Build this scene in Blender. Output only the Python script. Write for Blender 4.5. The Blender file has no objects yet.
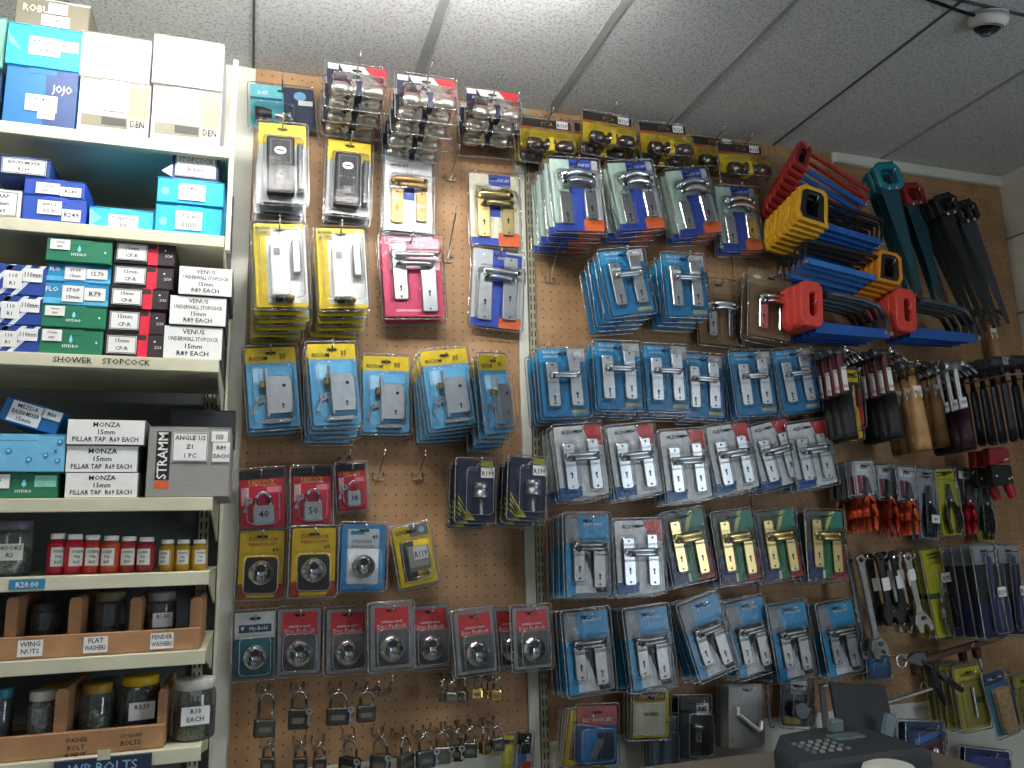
import bpy, bmesh, math, random
from mathutils import Vector, Matrix, Euler
rnd = random.Random(11)
S = bpy.context.scene
COL = S.collection
PI = math.pi

# ------------------------------------------------------------------ camera
FOC, CAMY, CAMZ = 800.0, -2.0, 1.45
_y, _p, _r = math.radians(18.1), math.radians(10.9), math.radians(-1.38)
FW = Vector((math.sin(_y)*math.cos(_p), math.cos(_y)*math.cos(_p), math.sin(_p)))
_R = Vector((math.cos(_y), -math.sin(_y), 0)); _U = _R.cross(FW)
RT = _R*math.cos(_r) + _U*math.sin(_r); UP = -_R*math.sin(_r) + _U*math.cos(_r)

def at(px, py, Y):
    """world X, Z of the point that stands at depth Y from the wall and shows at this pixel"""
    d = FW + RT*((px-512)/FOC) + UP*((384-py)/FOC)
    t = (Y-CAMY)/d.y
    return t*d.x, CAMZ + t*d.z

cam = bpy.data.cameras.new('camera'); camo = bpy.data.objects.new('camera', cam); COL.objects.link(camo)
cam.sensor_width = 36.0; cam.lens = 36.0*FOC/1024; cam.clip_start = .02; cam.clip_end = 30
m = Matrix((RT, UP, -FW)).transposed().to_4x4(); m.translation = (0, CAMY, CAMZ)
camo.matrix_world = m; S.camera = camo

# ------------------------------------------------------------------ materials
def lin(h):
    h = h.lstrip('#'); out = []
    for i in (0, 2, 4):
        c = int(h[i:i+2], 16)/255
        out.append(c/12.92 if c <= .04045 else ((c+.055)/1.055)**2.4)
    return out
_M = {}
def mat(key, hx, rough=.5, metal=0., var=.10, scale=60., bump=0., coat=0., spec=.5):
    if key in _M: return _M[key]
    m = bpy.data.materials.new(key); m.use_nodes = True; nt = m.node_tree
    b = nt.nodes['Principled BSDF']; c = lin(hx)
    tc = nt.nodes.new('ShaderNodeTexCoord'); n = nt.nodes.new('ShaderNodeTexNoise')
    n.inputs['Scale'].default_value = scale; n.inputs['Detail'].default_value = 3
    nt.links.new(tc.outputs['Object'], n.inputs['Vector'])
    r = nt.nodes.new('ShaderNodeValToRGB')
    r.color_ramp.elements[0].position = .3; r.color_ramp.elements[1].position = .7
    r.color_ramp.elements[0].color = [max(0, x*(1-var)) for x in c] + [1]
    r.color_ramp.elements[1].color = [min(1, x*(1+var)) for x in c] + [1]
    nt.links.new(n.outputs['Fac'], r.inputs['Fac']); nt.links.new(r.outputs['Color'], b.inputs['Base Color'])
    b.inputs['Roughness'].default_value = rough; b.inputs['Metallic'].default_value = metal
    b.inputs['Specular IOR Level'].default_value = spec
    b.inputs['Coat Weight'].default_value = coat
    if bump:
        bp = nt.nodes.new('ShaderNodeBump'); bp.inputs['Strength'].default_value = bump; bp.inputs['Distance'].default_value = .002
        nt.links.new(n.outputs['Fac'], bp.inputs['Height']); nt.links.new(bp.outputs['Normal'], b.inputs['Normal'])
    _M[key] = m; return m
def plastic(key, tint='#ffffff', rough=.10, haze=.03, bump=.25, low=.05, high=.75, scale=45, blend=.35):
    m = bpy.data.materials.new(key); m.use_nodes = True; nt = m.node_tree
    for n in list(nt.nodes): nt.nodes.remove(n)
    out = nt.nodes.new('ShaderNodeOutputMaterial')
    tr = nt.nodes.new('ShaderNodeBsdfTransparent'); tr.inputs[0].default_value = lin(tint)+[1]
    gl = nt.nodes.new('ShaderNodeBsdfGlossy'); gl.inputs['Roughness'].default_value = rough
    df = nt.nodes.new('ShaderNodeBsdfDiffuse'); df.inputs[0].default_value = (.85, .87, .88, 1)
    lw = nt.nodes.new('ShaderNodeLayerWeight'); lw.inputs['Blend'].default_value = blend
    mr = nt.nodes.new('ShaderNodeMapRange'); mr.inputs['To Min'].default_value = low; mr.inputs['To Max'].default_value = high
    tc = nt.nodes.new('ShaderNodeTexCoord'); n = nt.nodes.new('ShaderNodeTexNoise'); n.inputs['Scale'].default_value = scale
    nt.links.new(tc.outputs['Object'], n.inputs['Vector'])
    bp = nt.nodes.new('ShaderNodeBump'); bp.inputs['Strength'].default_value = bump; bp.inputs['Distance'].default_value = .004
    nt.links.new(n.outputs['Fac'], bp.inputs['Height'])
    nt.links.new(bp.outputs['Normal'], gl.inputs['Normal']); nt.links.new(bp.outputs['Normal'], lw.inputs['Normal'])
    nt.links.new(lw.outputs['Fresnel'], mr.inputs['Value'])
    a = nt.nodes.new('ShaderNodeMixShader'); b = nt.nodes.new('ShaderNodeMixShader'); b.inputs[0].default_value = haze
    nt.links.new(mr.outputs[0], a.inputs[0]); nt.links.new(tr.outputs[0], a.inputs[1]); nt.links.new(gl.outputs[0], a.inputs[2])
    nt.links.new(a.outputs[0], b.inputs[1]); nt.links.new(df.outputs[0], b.inputs[2]); nt.links.new(b.outputs[0], out.inputs[0])
    return m
def M(hx, rough=.45, **k): return mat('paint_%s_%d' % (hx.strip('#'), rough*100), hx, rough, **k)

CLEAR = plastic('clear_plastic', rough=.07, haze=.010, low=.004, high=.8, bump=.30, blend=.20, scale=40); CLEARW = plastic('wavy_clear_plastic', rough=.06, haze=.008, low=.006, high=.85, bump=.9, blend=.21, scale=34); BAG = plastic('crinkled_plastic', rough=.09, bump=1.0, haze=.004, low=.004, high=.85, scale=48, blend=.20)
EDGE = plastic('plastic_edge', rough=.10, haze=.10, low=.16, high=.9, bump=.5, blend=.4, scale=60)
GLASS = plastic('jar_glass', '#dfe8e2', bump=.03, haze=.05, low=.06, high=.8)
SMOKE = plastic('smoky_plastic', '#b9c0c4', bump=.4, haze=.04)
CHROME = mat('chrome', '#d9dcdf', .16, 1, .04); STEEL = mat('brushed_steel', '#c3c7ca', .32, 1, .08)
SATIN = mat('satin_nickel', '#8d8c8a', .38, 1, .08); BRASS = mat('polished_brass', '#dcc078', .22, 1, .06)
GOLD = mat('pale_brass', '#d8c489', .28, 1, .05); BRONZE = mat('dark_bronze', '#7a6e66', .24, 1, .1)
ZINC = mat('zinc_plate', '#b7bdc2', .42, .85, .08); DKSTEEL = mat('dark_steel', '#5c5f63', .4, .9, .15)
WIRE = mat('hook_wire', '#a9a497', .35, .9, .1)
BLACK = M('#16171a', .45); INK = M('#1c1c22', .7); WHITE = M('#eceae6', .55, var=.03); PAPER = M('#e9e9e6', .8, var=.03)
WOOD = mat('handle_wood', '#b08a5a', .5, 0, .22, 25); RAWWOOD = mat('raw_wood', '#a47a55', .75, 0, .2, 18, .3)
CREAM = mat('cream_paint', '#dcdccf', .55, 0, .05, 12)
SHELFM = mat('shelf_enamel', '#cfccb2', .45, 0, .08, 14)
NAVY = M('#1b2140'); RED = M('#b3202a', .4); YEL = M('#e8c81e', .45); BLUE = M('#1583bd', .4); ORANGE = M('#e2662c', .45)

# ------------------------------------------------------------------ mesh builder
_tc = {}
def text_geo(s):
    if s not in _tc:
        cu = bpy.data.curves.new('lettering', 'FONT'); cu.body = s; cu.resolution_u = 1; cu.offset = .012
        cu.align_x = 'CENTER'; cu.align_y = 'CENTER'
        o = bpy.data.objects.new('lettering', cu); me = o.to_mesh()
        vs = [(v.co.x, v.co.y) for v in me.vertices]; fs = [tuple(p.vertices) for p in me.polygons]
        o.to_mesh_clear(); bpy.data.objects.remove(o); bpy.data.curves.remove(cu)
        xs = [v[0] for v in vs] or [0]
        _tc[s] = (vs, fs, max(xs)-min(xs))
    return _tc[s]
def rrect(cx, cz, w, h, r=.004, n=3):
    r = min(r, w/2*.99, h/2*.99); p = []
    for qx, qz, a0 in ((1, -1, -90), (1, 1, 0), (-1, 1, 90), (-1, -1, 180)):
        for i in range(n+1):
            a = math.radians(a0 + 90*i/n)
            p.append((cx+qx*(w/2-r)+r*math.cos(a), cz+qz*(h/2-r)+r*math.sin(a)))
    return p
def oval(cx, cz, w, h, n=16): return [(cx+w/2*math.cos(2*PI*i/n), cz+h/2*math.sin(2*PI*i/n)) for i in range(n)]
class MB:
    def __init__(s): s.v = []; s.f = []; s.mi = []; s.sm = []; s.mats = []
    def add(s, vs, fs, mt, smooth=False):
        if mt not in s.mats: s.mats.append(mt)
        k = s.mats.index(mt); b = len(s.v); s.v += [tuple(v) for v in vs]
        for f in fs: s.f.append(tuple(b+i for i in f)); s.mi.append(k); s.sm.append(smooth)
        return s
    def loops(s, L, mt, cap0=True, cap1=True, smooth=False, closed=False):
        n = len(L[0]); vs = [p for l in L for p in l]; fs = []
        for j in range(len(L) - (0 if closed else 1)):
            a, b = j*n, ((j+1) % len(L))*n
            for i in range(n): fs.append((a+i, a+(i+1) % n, b+(i+1) % n, b+i))
        s.add(vs, fs, mt, smooth)
        if not closed:
            if cap0: s.add(L[0], [tuple(range(n-1, -1, -1))], mt)
            if cap1: s.add(L[-1], [tuple(range(n))], mt)
        return s
    def prism(s, poly, y0, y1, mt, bev=0.):
        """outline in x,z; front face at y0 (towards the shop), back at y1"""
        xs = [p[0] for p in poly]; zs = [p[1] for p in poly]
        cx, cz = (min(xs)+max(xs))/2, (min(zs)+max(zs))/2; w, h = max(xs)-min(xs), max(zs)-min(zs)
        L = [[(x, y1, z) for x, z in poly]]
        if bev:
            L.append([(x, y0+bev, z) for x, z in poly])
            kx, kz = max(.05, 1-2*bev/w), max(.05, 1-2*bev/h)
            L.append([(cx+(x-cx)*kx, y0, cz+(z-cz)*kz) for x, z in poly])
        else: L.append([(x, y0, z) for x, z in poly])
        return s.loops(L, mt)
    def box(s, x0, x1, y0, y1, z0, z1, mt, bev=0., r=.0):
        p = rrect((x0+x1)/2, (z0+z1)/2, x1-x0, z1-z0, r) if r else [(x0, z0), (x1, z0), (x1, z1), (x0, z1)]
        return s.prism(p, y0, y1, mt, bev)
    def ring(s, outer, inner, y0, y1, mt, bev=0.):
        def sh(p, k):
            xs = [q[0] for q in p]; zs = [q[1] for q in p]; cx, cz = (min(xs)+max(xs))/2, (min(zs)+max(zs))/2
            return [(cx+(x-cx)*k, cz+(z-cz)*k) for x, z in p]
        o2, i2 = (sh(outer, .95), sh(inner, 1.08)) if bev else (outer, inner)
        at_ = lambda p, y: [(x, y, z) for x, z in p]
        L = [at_(outer, y1-bev), at_(outer, y0+bev), at_(o2, y0), at_(i2, y0), at_(inner, y0+bev), at_(inner, y1-bev), at_(i2, y1), at_(o2, y1)]
        return s.loops(L, mt, closed=True)
    def patch(s, poly, y, mt): return s.add([(x, y, z) for x, z in poly], [tuple(range(len(poly)))], mt)
    def tube(s, path, r, mt, n=8, closed=False, smooth=True):
        P = [Vector(p) for p in path]; k = len(P); rs = r if isinstance(r, (list, tuple)) else [r]*k; L = []
        ref = None
        for i in range(k):
            t = (P[(i+1) % k]-P[i-1]) if closed else (P[min(i+1, k-1)]-P[max(i-1, 0)])
            t.normalize()
            if ref is None: ref = Vector((0, 0, 1)) if abs(t.z) < .8 else Vector((0, 1, 0))
            a = t.cross(ref).normalized(); ref = a.cross(t).normalized()
            L.append([tuple(P[i] + a*rs[i]*math.cos(2*PI*j/n) + ref*rs[i]*math.sin(2*PI*j/n)) for j in range(n)])
        return s.loops(L, mt, smooth=smooth, closed=closed)
    def lathe(s, prof, mt, o=(0, 0, 0), axis='z', n=16, smooth=True, cap0=True, cap1=True):
        L = []
        for r, t in prof:
            l = []
            for j in range(n):
                a = 2*PI*j/n; u, v = r*math.cos(a), r*math.sin(a)
                q = (u, v, t) if axis == 'z' else ((t, u, v) if axis == 'x' else (v, t, u))
                l.append((o[0]+q[0], o[1]+q[1], o[2]+q[2]))
            L.append(l)
        return s.loops(L, mt, smooth=smooth, cap0=cap0, cap1=cap1)
    def text(s, t, cx, cz, y, h, mt, maxw=None, rot=0.):
        vs, fs, w = text_geo(t); k = h/.72
        kx = min(k, maxw/w) if maxw and w else k; k = min(k, kx*1.45)
        c, q = math.cos(rot), math.sin(rot)
        return s.add([(cx+x*kx*c-z*k*q, y, cz+x*kx*q+z*k*c) for x, z in vs], fs, mt)
    def rot(s, b, mtx):
        s.v[b:] = [tuple(mtx @ Vector(p)) for p in s.v[b:]]; return s
    def mesh(s, name):
        me = bpy.data.meshes.new(name); me.from_pydata(s.v, [], s.f)
        for mt in s.mats: me.materials.append(mt)
        me.polygons.foreach_set('material_index', s.mi); me.polygons.foreach_set('use_smooth', s.sm)
        bm = bmesh.new(); bm.from_mesh(me)
        cl = [f for f in bm.faces if len(f.verts) > 2 and all(len(e.link_faces) == 2 for e in f.edges)]
        if cl: bmesh.ops.recalc_face_normals(bm, faces=cl)
        bm.to_mesh(me); bm.free(); me.update(); return me

# ------------------------------------------------------------------ objects
class Part:
    def __init__(s, name, mb, label=None, kids=(), loc=None, rot=None, kind=None):
        s.name, s.label, s.kids, s.loc, s.rot, s.kind = name, label, list(kids), loc, rot, kind
        s.me = mb.mesh(name) if isinstance(mb, MB) else mb
def _link(p, parent, deep=True):
    o = bpy.data.objects.new(p.name, p.me); COL.objects.link(o); o.parent = parent
    if p.label: o['label'] = p.label
    if p.kind: o['kind'] = p.kind
    if p.loc: o.location = p.loc
    if p.rot: o.rotation_euler = p.rot
    if deep:
        for k in p.kids: _link(k, o)
    return o
SEEN = {}
def thing(name, label, cat, parts, loc=(0, 0, 0), rot=(0, 0, 0), group=None):
    e = bpy.data.objects.new(name, None); e.empty_display_size = .03; COL.objects.link(e)
    e.location = loc; e.rotation_euler = rot; e['label'] = label; e['category'] = cat
    if group: e['group'] = group
    for p in parts: _link(p, e)
    n = len(label.replace(',', '').split())
    if n < 4 or n > 16: print('LABEL LENGTH', n, label)
    if label in SEEN: print('LABEL TWICE', label)
    SEEN[label] = 1
    return e
def structure(name, mb):
    o = bpy.data.objects.new(name, mb.mesh(name)); COL.objects.link(o); o['kind'] = 'structure'; return o
ORD = ['front', 'second', 'third', 'fourth', 'fifth', 'sixth', 'seventh', 'eighth', 'ninth', 'tenth']

# ------------------------------------------------------------------ room
CEIL, BOT = 2.672, 0.95
def board_mat():
    m = bpy.data.materials.new('pegboard_hardboard'); m.use_nodes = True; nt = m.node_tree; b = nt.nodes['Principled BSDF']
    N = nt.nodes.new; Lk = nt.links.new
    tc = N('ShaderNodeTexCoord'); sx = N('ShaderNodeSeparateXYZ'); Lk(tc.outputs['Object'], sx.inputs[0])
    def hole(o):
        d = N('ShaderNodeMath'); d.operation = 'DIVIDE'; d.inputs[1].default_value = .0254; Lk(o, d.inputs[0])
        f = N('ShaderNodeMath'); f.operation = 'FRACT'; Lk(d.outputs[0], f.inputs[0])
        q = N('ShaderNodeMath'); q.operation = 'SUBTRACT'; q.inputs[1].default_value = .5; Lk(f.outputs[0], q.inputs[0])
        p = N('ShaderNodeMath'); p.operation = 'POWER'; p.inputs[1].default_value = 2; Lk(q.outputs[0], p.inputs[0]); return p
    a = N('ShaderNodeMath'); Lk(hole(sx.outputs[0]).outputs[0], a.inputs[0]); Lk(hole(sx.outputs[2]).outputs[0], a.inputs[1])
    lt = N('ShaderNodeMath'); lt.operation = 'LESS_THAN'; lt.inputs[1].default_value = .0075; Lk(a.outputs[0], lt.inputs[0])
    n = N('ShaderNodeTexNoise'); n.inputs['Scale'].default_value = 9; n.inputs['Detail'].default_value = 6; Lk(tc.outputs['Object'], n.inputs['Vector'])
    r = N('ShaderNodeValToRGB'); r.color_ramp.elements[0].color = lin('#93704d')+[1]; r.color_ramp.elements[1].color = lin('#b38c64')+[1]
    r.color_ramp.elements[0].position = .35; r.color_ramp.elements[1].position = .65
    Lk(n.outputs['Fac'], r.inputs['Fac'])
    mx = N('ShaderNodeMix'); mx.data_type = 'RGBA'; Lk(lt.outputs[0], mx.inputs[0]); Lk(r.outputs[0], mx.inputs[6]); mx.inputs[7].default_value = lin('#4a3220')+[1]
    Lk(mx.outputs[2], b.inputs['Base Color']); b.inputs['Roughness'].default_value = .6
    return m
def ceil_mat():
    m = bpy.data.materials.new('speckled_ceiling_board'); m.use_nodes = True; nt = m.node_tree; b = nt.nodes['Principled BSDF']
    tc = nt.nodes.new('ShaderNodeTexCoord'); n = nt.nodes.new('ShaderNodeTexNoise'); n.inputs['Scale'].default_value = 150; n.inputs['Detail'].default_value = 2
    nt.links.new(tc.outputs['Object'], n.inputs['Vector'])
    r = nt.nodes.new('ShaderNodeValToRGB'); r.color_ramp.elements[0].color = lin('#a9aaaa')+[1]; r.color_ramp.elements[1].color = lin('#d2d3d2')+[1]
    r.color_ramp.elements[0].position = .33; r.color_ramp.elements[1].position = .52
    nt.links.new(n.outputs['Fac'], r.inputs['Fac']); nt.links.new(r.outputs[0], b.inputs['Base Color']); b.inputs['Roughness'].default_value = .9
    bp = nt.nodes.new('ShaderNodeBump'); bp.inputs['Strength'].default_value = .5; bp.inputs['Distance'].default_value = .003
    nt.links.new(n.outputs['Fac'], bp.inputs['Height']); nt.links.new(bp.outputs[0], b.inputs['Normal'])
    return m
CEILM = ceil_mat(); BOARD = board_mat()
structure('wall_back', MB().box(-1.6, 2.7, .006, .12, 0, 2.9, CREAM))
structure('wall_right', MB().box(2.5, 2.62, -3.6, .006, 0, 2.9, CREAM))
structure('wall_left', MB().box(-1.72, -1.6, -3.6, .12, 0, 2.9, CREAM))
structure('floor', MB().box(-1.72, 2.62, -3.6, .12, -.1, 0, mat('concrete_floor', '#77726a', .7, 0, .15, 8)))
structure('ceiling', MB().box(-1.72, 2.62, -3.6, .12, CEIL, CEIL+.1, CEILM))
SEAM = mat('ceiling_batten', '#9b9c9b', .8, 0, .08, 20); DARKSEAM = M('#56585a', .8)
for i, (x, w, mt) in enumerate(((-.035, .006, DARKSEAM), (.383, .022, SEAM), (.788, .022, SEAM), (1.172, .014, SEAM), (1.556, .007, DARKSEAM), (1.97, .012, SEAM), (-.44, .012, SEAM), (-.85, .012, SEAM))):
    structure('trim_%d' % (i+1), MB().box(x-w/2, x+w/2, -3.6, .0, CEIL-.003, CEIL+.0, mt))
structure('trim_9', MB().box(1.17, 2.5, -.736, -.728, CEIL-.003, CEIL, DARKSEAM))
structure('trim_10', MB().box(1.78, 2.5, -.016, -.0005, CEIL-.036, CEIL, CREAM, .004))
for i, z in enumerate((2.44, 2.17, 1.9, 1.63)):
    structure('trim_%d' % (11+i), MB().box(2.494, 2.5, -3.5, 0, z-.002, z+.002, M('#7d7d72', .7)))
def board(x0, x1, label, z1=CEIL):
    panel = Part('hardboard_panel', MB().box(x0, x1, 0, .005, BOT, z1-.001, BOARD))
    edge = Part('wall_mount_batten', MB().box(x0, x1, .0005, .005, BOT-.012, BOT, CREAM, .0))
    thing('pegboard', label, 'pegboard', [panel, edge])
board(-.028, .674, 'brown pegboard behind the locks, beside the white strip near the shelving')
board(.727, 1.366, 'brown pegboard behind the rows of door handle packs')
board(1.37, 2.497, 'brown pegboard behind the saws, hammers and pliers in the corner')
structure('trim_15', MB().box(.676, .704, -.006, .006, .0, CEIL, CREAM, .002))
def slotted(x, y, z0, z1, w, label, mt=SHELFM):
    b = MB().box(x-w/2, x+w/2, y-.014, y, z0, z1, mt, .002)
    s = MB(); z = z0+.02
    while z < z1-.03:
        for q in (-.24, .24): s.patch(rrect(x+q*w, z, w*.16, .017, .0015, 2), y-.0145, BLACK)
        z += .025
    thing('slotted_upright', label, 'shelf upright', [Part('channel', b), Part('slot_pattern', s)])
slotted(.716, .004, .0, CEIL-.005, .02, 'slotted metal upright between the two pegboards of packs', mat('dull_olive_metal', '#9a967c', .5, .2, .2, 30))
slotted(-.100, -.0215, .0, 2.30, .022, 'slotted metal upright beside the pegboard at the shelf ends')

# dome camera
x, yv = 0, 0
d = FW + RT*((991-512)/FOC) + UP*((384-24)/FOC); t = (CEIL-.028-CAMZ)/d.z; cx_, cy_ = t*d.x, CAMY+t*d.y
cb = MB().lathe([(.042, 0), (.045, -.008), (.044, -.02), (.036, -.032), (.03, -.034)], WHITE, (0, 0, 0), n=24)
cd = MB().lathe([(.031, -.028), (.03, -.034), (.024, -.043), (.012, -.049), (.001, -.05)], mat('dome_lens', '#20242c', .12), n=20)
cl = MB().lathe([(.012, -.047), (.012, -.052), (.006, -.053)], mat('lens_grey', '#6f7684', .2), n=14)
cw = MB().tube([(-.04, 0, -.012), (-.08, .01, -.005), (-.14, .0, -.004), (-.26, -.02, -.004)], .004, BLACK)
thing('security_camera', 'small white dome security camera with dark lens on the ceiling', 'camera',
      [Part('housing', cb), Part('dome', cd, 'dark dome', [Part('lens', cl)]), Part('cable', cw)], (cx_, cy_, CEIL), (math.radians(20), 0, 0))

# ------------------------------------------------------------------ hooks and packs
def hook_parts(L, tilt, key={}):
    k = (round(L, 3), round(tilt, 3))
    if k not in key:
        tz = lambda y: y*math.tan(tilt)
        w = MB().tube([(0, .004, 0), (0, -.006, 0), (0, -L*.5, tz(L*.5)), (0, -L+.006, tz(L-.006)), (0, -L, tz(L)+.006)], .0019, WIRE, 6)
        e = MB().lathe([(.0008, -.003), (.0028, -.001), (.0028, .001), (.0008, .003)], CHROME, (0, -L, tz(L)+.007), n=8)
        c = MB().tube([(-.0127, .004, .012), (-.0127, -.004, .012), (-.0127, -.005, -.004), (.0127, -.005, -.004), (.0127, -.004, .012), (.0127, .004, .012)], .0018, WIRE, 6)
        key[k] = [Part('hook_wire', w, None, [Part('tip', e)]), Part('peg_clip', c)]
    return key[k]
def hook(x, z, L, tilt, label): thing('peg_hook', label, 'peg hook', hook_parts(L, tilt), (x, 0, z), group='wire peg hooks')

TOP = .014
class Kind:
    def __init__(s, name, desc, cat, w, h, depth, parts): s.name, s.desc, s.cat, s.w, s.h, s.depth, s.parts = name, desc, cat, w, h, depth, parts
def uv(w, h):
    return lambda u, v: ((u-.5)*w, TOP-v*h)
def card(w, h, base, patches=(), texts=(), r=.006, hole=True):
    q = uv(w, h); b = MB().prism(rrect(0, TOP-h/2, w, h, r), -.0005, .0005, base)
    for i, (poly, mt) in enumerate(patches): b.patch([q(*p) for p in poly], -.0008-.0003*i, mt)
    for t in texts:
        s, u, v, hh, mt = t[:5]; x, z = q(u, v)
        b.text(s, x, z, -.003, hh*h, mt, t[5]*w if len(t) > 5 else .9*w)
    p = [Part('card', b)]
    if hole: p.append(Part('hang_hole', MB().patch(rrect(0, 0, .024, .006, .003), -.0032, BLACK)))
    return p
R4 = lambda a, b, c, d: [(a, d), (c, d), (c, b), (a, b)]
def blister(w, h, u0, v0, u1, v1, depth, mt=None, rim=.006, taper=.10):
    mt = mt or CLEAR; q = uv(w, h); b = MB()
    (xa, za), (xb, zb) = q(u0, v0), q(u1, v1)
    cx, cz, bw, bh = (xa+xb)/2, (za+zb)/2, abs(xb-xa), abs(za-zb)
    at_ = lambda p, y: [(x, y, z) for x, z in p]
    f0 = rrect(0, TOP-h/2, w+2*rim, h+2*rim, .007); f1 = rrect(cx, cz, bw, bh, .010)
    k = 1-taper
    L = [at_(f0, .001), at_(f0, -.0036), at_(f1, -.0038), at_(rrect(cx, cz, bw*(.5+.5*k), bh*(.5+.5*k), .010), -depth*.82), at_(rrect(cx, cz, bw*k*.97, bh*k*.97, .011), -depth), ]
    b.loops(L, mt, cap0=False, cap1=True); b.tube([(x, -.001, z) for x, z in f0], .0016, EDGE, 6, closed=True)
    b.tube([(x, -depth*.97, z) for x, z in rrect(cx, cz, bw*k, bh*k, .011)], .0009, EDGE, 5, closed=True)
    return Part('blister', b)
def hblister(w, h, pl, lv, depth, mt=None, rim=.007):
    mt = mt or CLEARW; q = uv(w, h); b = MB()
    at_ = lambda p, y: [(x, y, z) for x, z in p]
    W, H, cz = w+2*rim, h+2*rim, TOP-h/2
    b.loops([at_(rrect(0, cz, W, H, .008), .0015), at_(rrect(0, cz, W, H, .008), -.0042), at_(rrect(0, cz, W-.006, H-.006, .007), -.0046)], mt, cap0=False)
    o = rrect(0, cz, W, H, .008); b.tube([(x, -.002, z) for x, z in o], .0015, EDGE, 6, closed=True)
    def dome(cx, cz, bw, bh, d):
        b.loops([at_(rrect(cx, cz, bw, bh, .009), -.0047), at_(rrect(cx, cz, bw-.003, bh-.003, .009), -d*.8), at_(rrect(cx, cz, bw-.009, bh-.009, .009), -d)], mt, cap0=False)
    for p in pl:
        x, za = q(p[0], p[1]); _, zb = q(p[0], p[2]); dome(x, (za+zb)/2, p[3]*w+.016, za-zb+.016, .016)
    us = [u for l in lv for u in l[:2]]; vs = [l[2] for l in lv]
    x0, z0 = q(min(us), max(vs)); x1, z1 = q(max(us), min(vs)); dome((x0+x1)/2, (z0+z1)/2, min(x1-x0+.03, w+.004), z1-z0+.034, depth)
    return Part('blister', b)
def keyhole(x, z, y, k=1.):
    b = MB().patch(oval(x, z+.004*k, .0075*k, .0075*k, 10), y, BLACK); b.patch([(x-.0022*k, z-.008*k), (x+.0022*k, z-.008*k), (x+.0015*k, z+.003*k), (x-.0015*k, z+.003*k)], y-.0001, BLACK)
    return b
def plate(w, h, metal, u, v0, v1, pw, hole=.72, y=-.005, r=.005, lab=None):
    q = uv(w, h); x, za = q(u, v0); _, zb = q(u, v1)
    b = MB().prism(rrect(x, (za+zb)/2, pw*w, za-zb, r), y-.0045, y, metal, .0016)
    s = MB()
    for z in (za-.008, zb+.008): s.lathe([(.0028, 0), (.0028, -.001), (.0005, -.0014)], DKSTEEL, (x, y-.0045, z), 'y', 8)
    kids = [Part('screw', s)]
    if hole: kids.append(Part('keyhole', keyhole(x, q(0, hole)[1], y-.0047)))
    return Part('back_plate', b, lab, kids)
def lever(w, h, metal, u0, u1, v, y=-.017, r=.0058, bend=.0, n=9):
    q = uv(w, h); x0, z = q(u0, v); x1, _ = q(u1, v); P = [(x0, -.006, z), (x0, y*.7, z)]; rr = [r*1.5, r*1.25]
    for i in range(n):
        t = i/(n-1); P.append((x0+(x1-x0)*t, y-.002*math.sin(PI*t), z+bend*math.sin(PI*t)-.3*bend*t)); rr.append(r*(1.12-.25*t+.12*math.sin(PI*t)))
    return Part('lever', MB().tube(P, rr, metal, 9))
def sticker(w, h, u, v, sw, sh, txt, y=-.004, mt=None):
    q = uv(w, h); x, z = q(u, v)
    b = MB().prism(rrect(x, z, sw, sh, .001, 1), y-.0003, y, PAPER)
    b.text(txt, x, z-sh*.12, y-.0006, sh*.5, mt or INK, sw*.88)
    return Part('price_sticker', b, 'white price sticker')
KINDS = {}
def handle_kind(key, name, desc, w, h, base, patches, texts, metal, pl, lv, mt=None, extra=(), depth=.026, bl=(.06, .10, .94, .97)):
    parts = card(w, h, base, patches, texts)
    parts += [plate(w, h, metal, *p) for p in pl] + [lever(w, h, metal, *l) for l in lv] + list(extra)
    parts.append(hblister(w, h, pl, lv, depth, mt))
    KINDS[key] = Kind(name, desc, 'door handle pack', w, h, depth+.003, parts)
GREYC = M('#b9bfc2', .35, var=.05); MINT = M('#bcd6c8', .4); OBLUE = M('#2447b0', .4); LBLUE = M('#7fb4d8', .4)
# silver levers on mint and blue card with an orange corner
handle_kind('O', 'door_handle_pack', 'mint handle pack with orange corner', .138, .198, GREYC,
    [(R4(0, 0, .38, 1), MINT), (R4(.40, 0, .86, .16), OBLUE), (R4(.36, .4, .64, 1), OBLUE), (R4(0, .9, .64, 1), OBLUE), (R4(.58, .84, 1, 1), ORANGE)],
    [('HANDLE SET', .63, .08, .04, WHITE, .4)], CHROME, [(.24, .48, .92, .24, .8), (.76, .42, .84, .24, .7)],
    [(.2, .85, .26, -.02, .008, .012), (.8, .15, .36, -.02, .008, .010)])
handle_kind('OS', 'door_handle_pack', 'silver lever handle pack with blue stripe and orange corner', .138, .215, GREYC,
    [(R4(.40, 0, .66, 1), OBLUE), (R4(.46, .03, 1, .2), OBLUE), (R4(0, .9, .6, 1), OBLUE), (R4(.56, .86, 1, 1), ORANGE)], [('HANDLE SET', .7, .1, .04, WHITE, .4)],
    STEEL, [(.26, .32, .93, .28, .7), (.76, .08, .9, .28, .62)], [(.24, .95, .3, -.02, .006), (.78, .22, .38, -.02, .006)])
handle_kind('OB', 'door_handle_pack', 'brass lever handle pack with blue patch and orange corner', .138, .205, M('#e6e2c8', .4),
    [(R4(.40, .0, .86, .16), OBLUE), (R4(.40, .4, .62, .6), OBLUE), (R4(0, .9, .56, 1), OBLUE), (R4(.56, .82, 1, 1), ORANGE)], [('HANDLE SET', .63, .08, .04, WHITE, .4)],
    GOLD, [(.26, .2, .9, .26, .7), (.76, .2, .86, .24, .66)], [(.2, .85, .32, -.02, .008), (.82, .2, .44, -.02, .007)])
SKY = M('#2a9fd6', .35)
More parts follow.
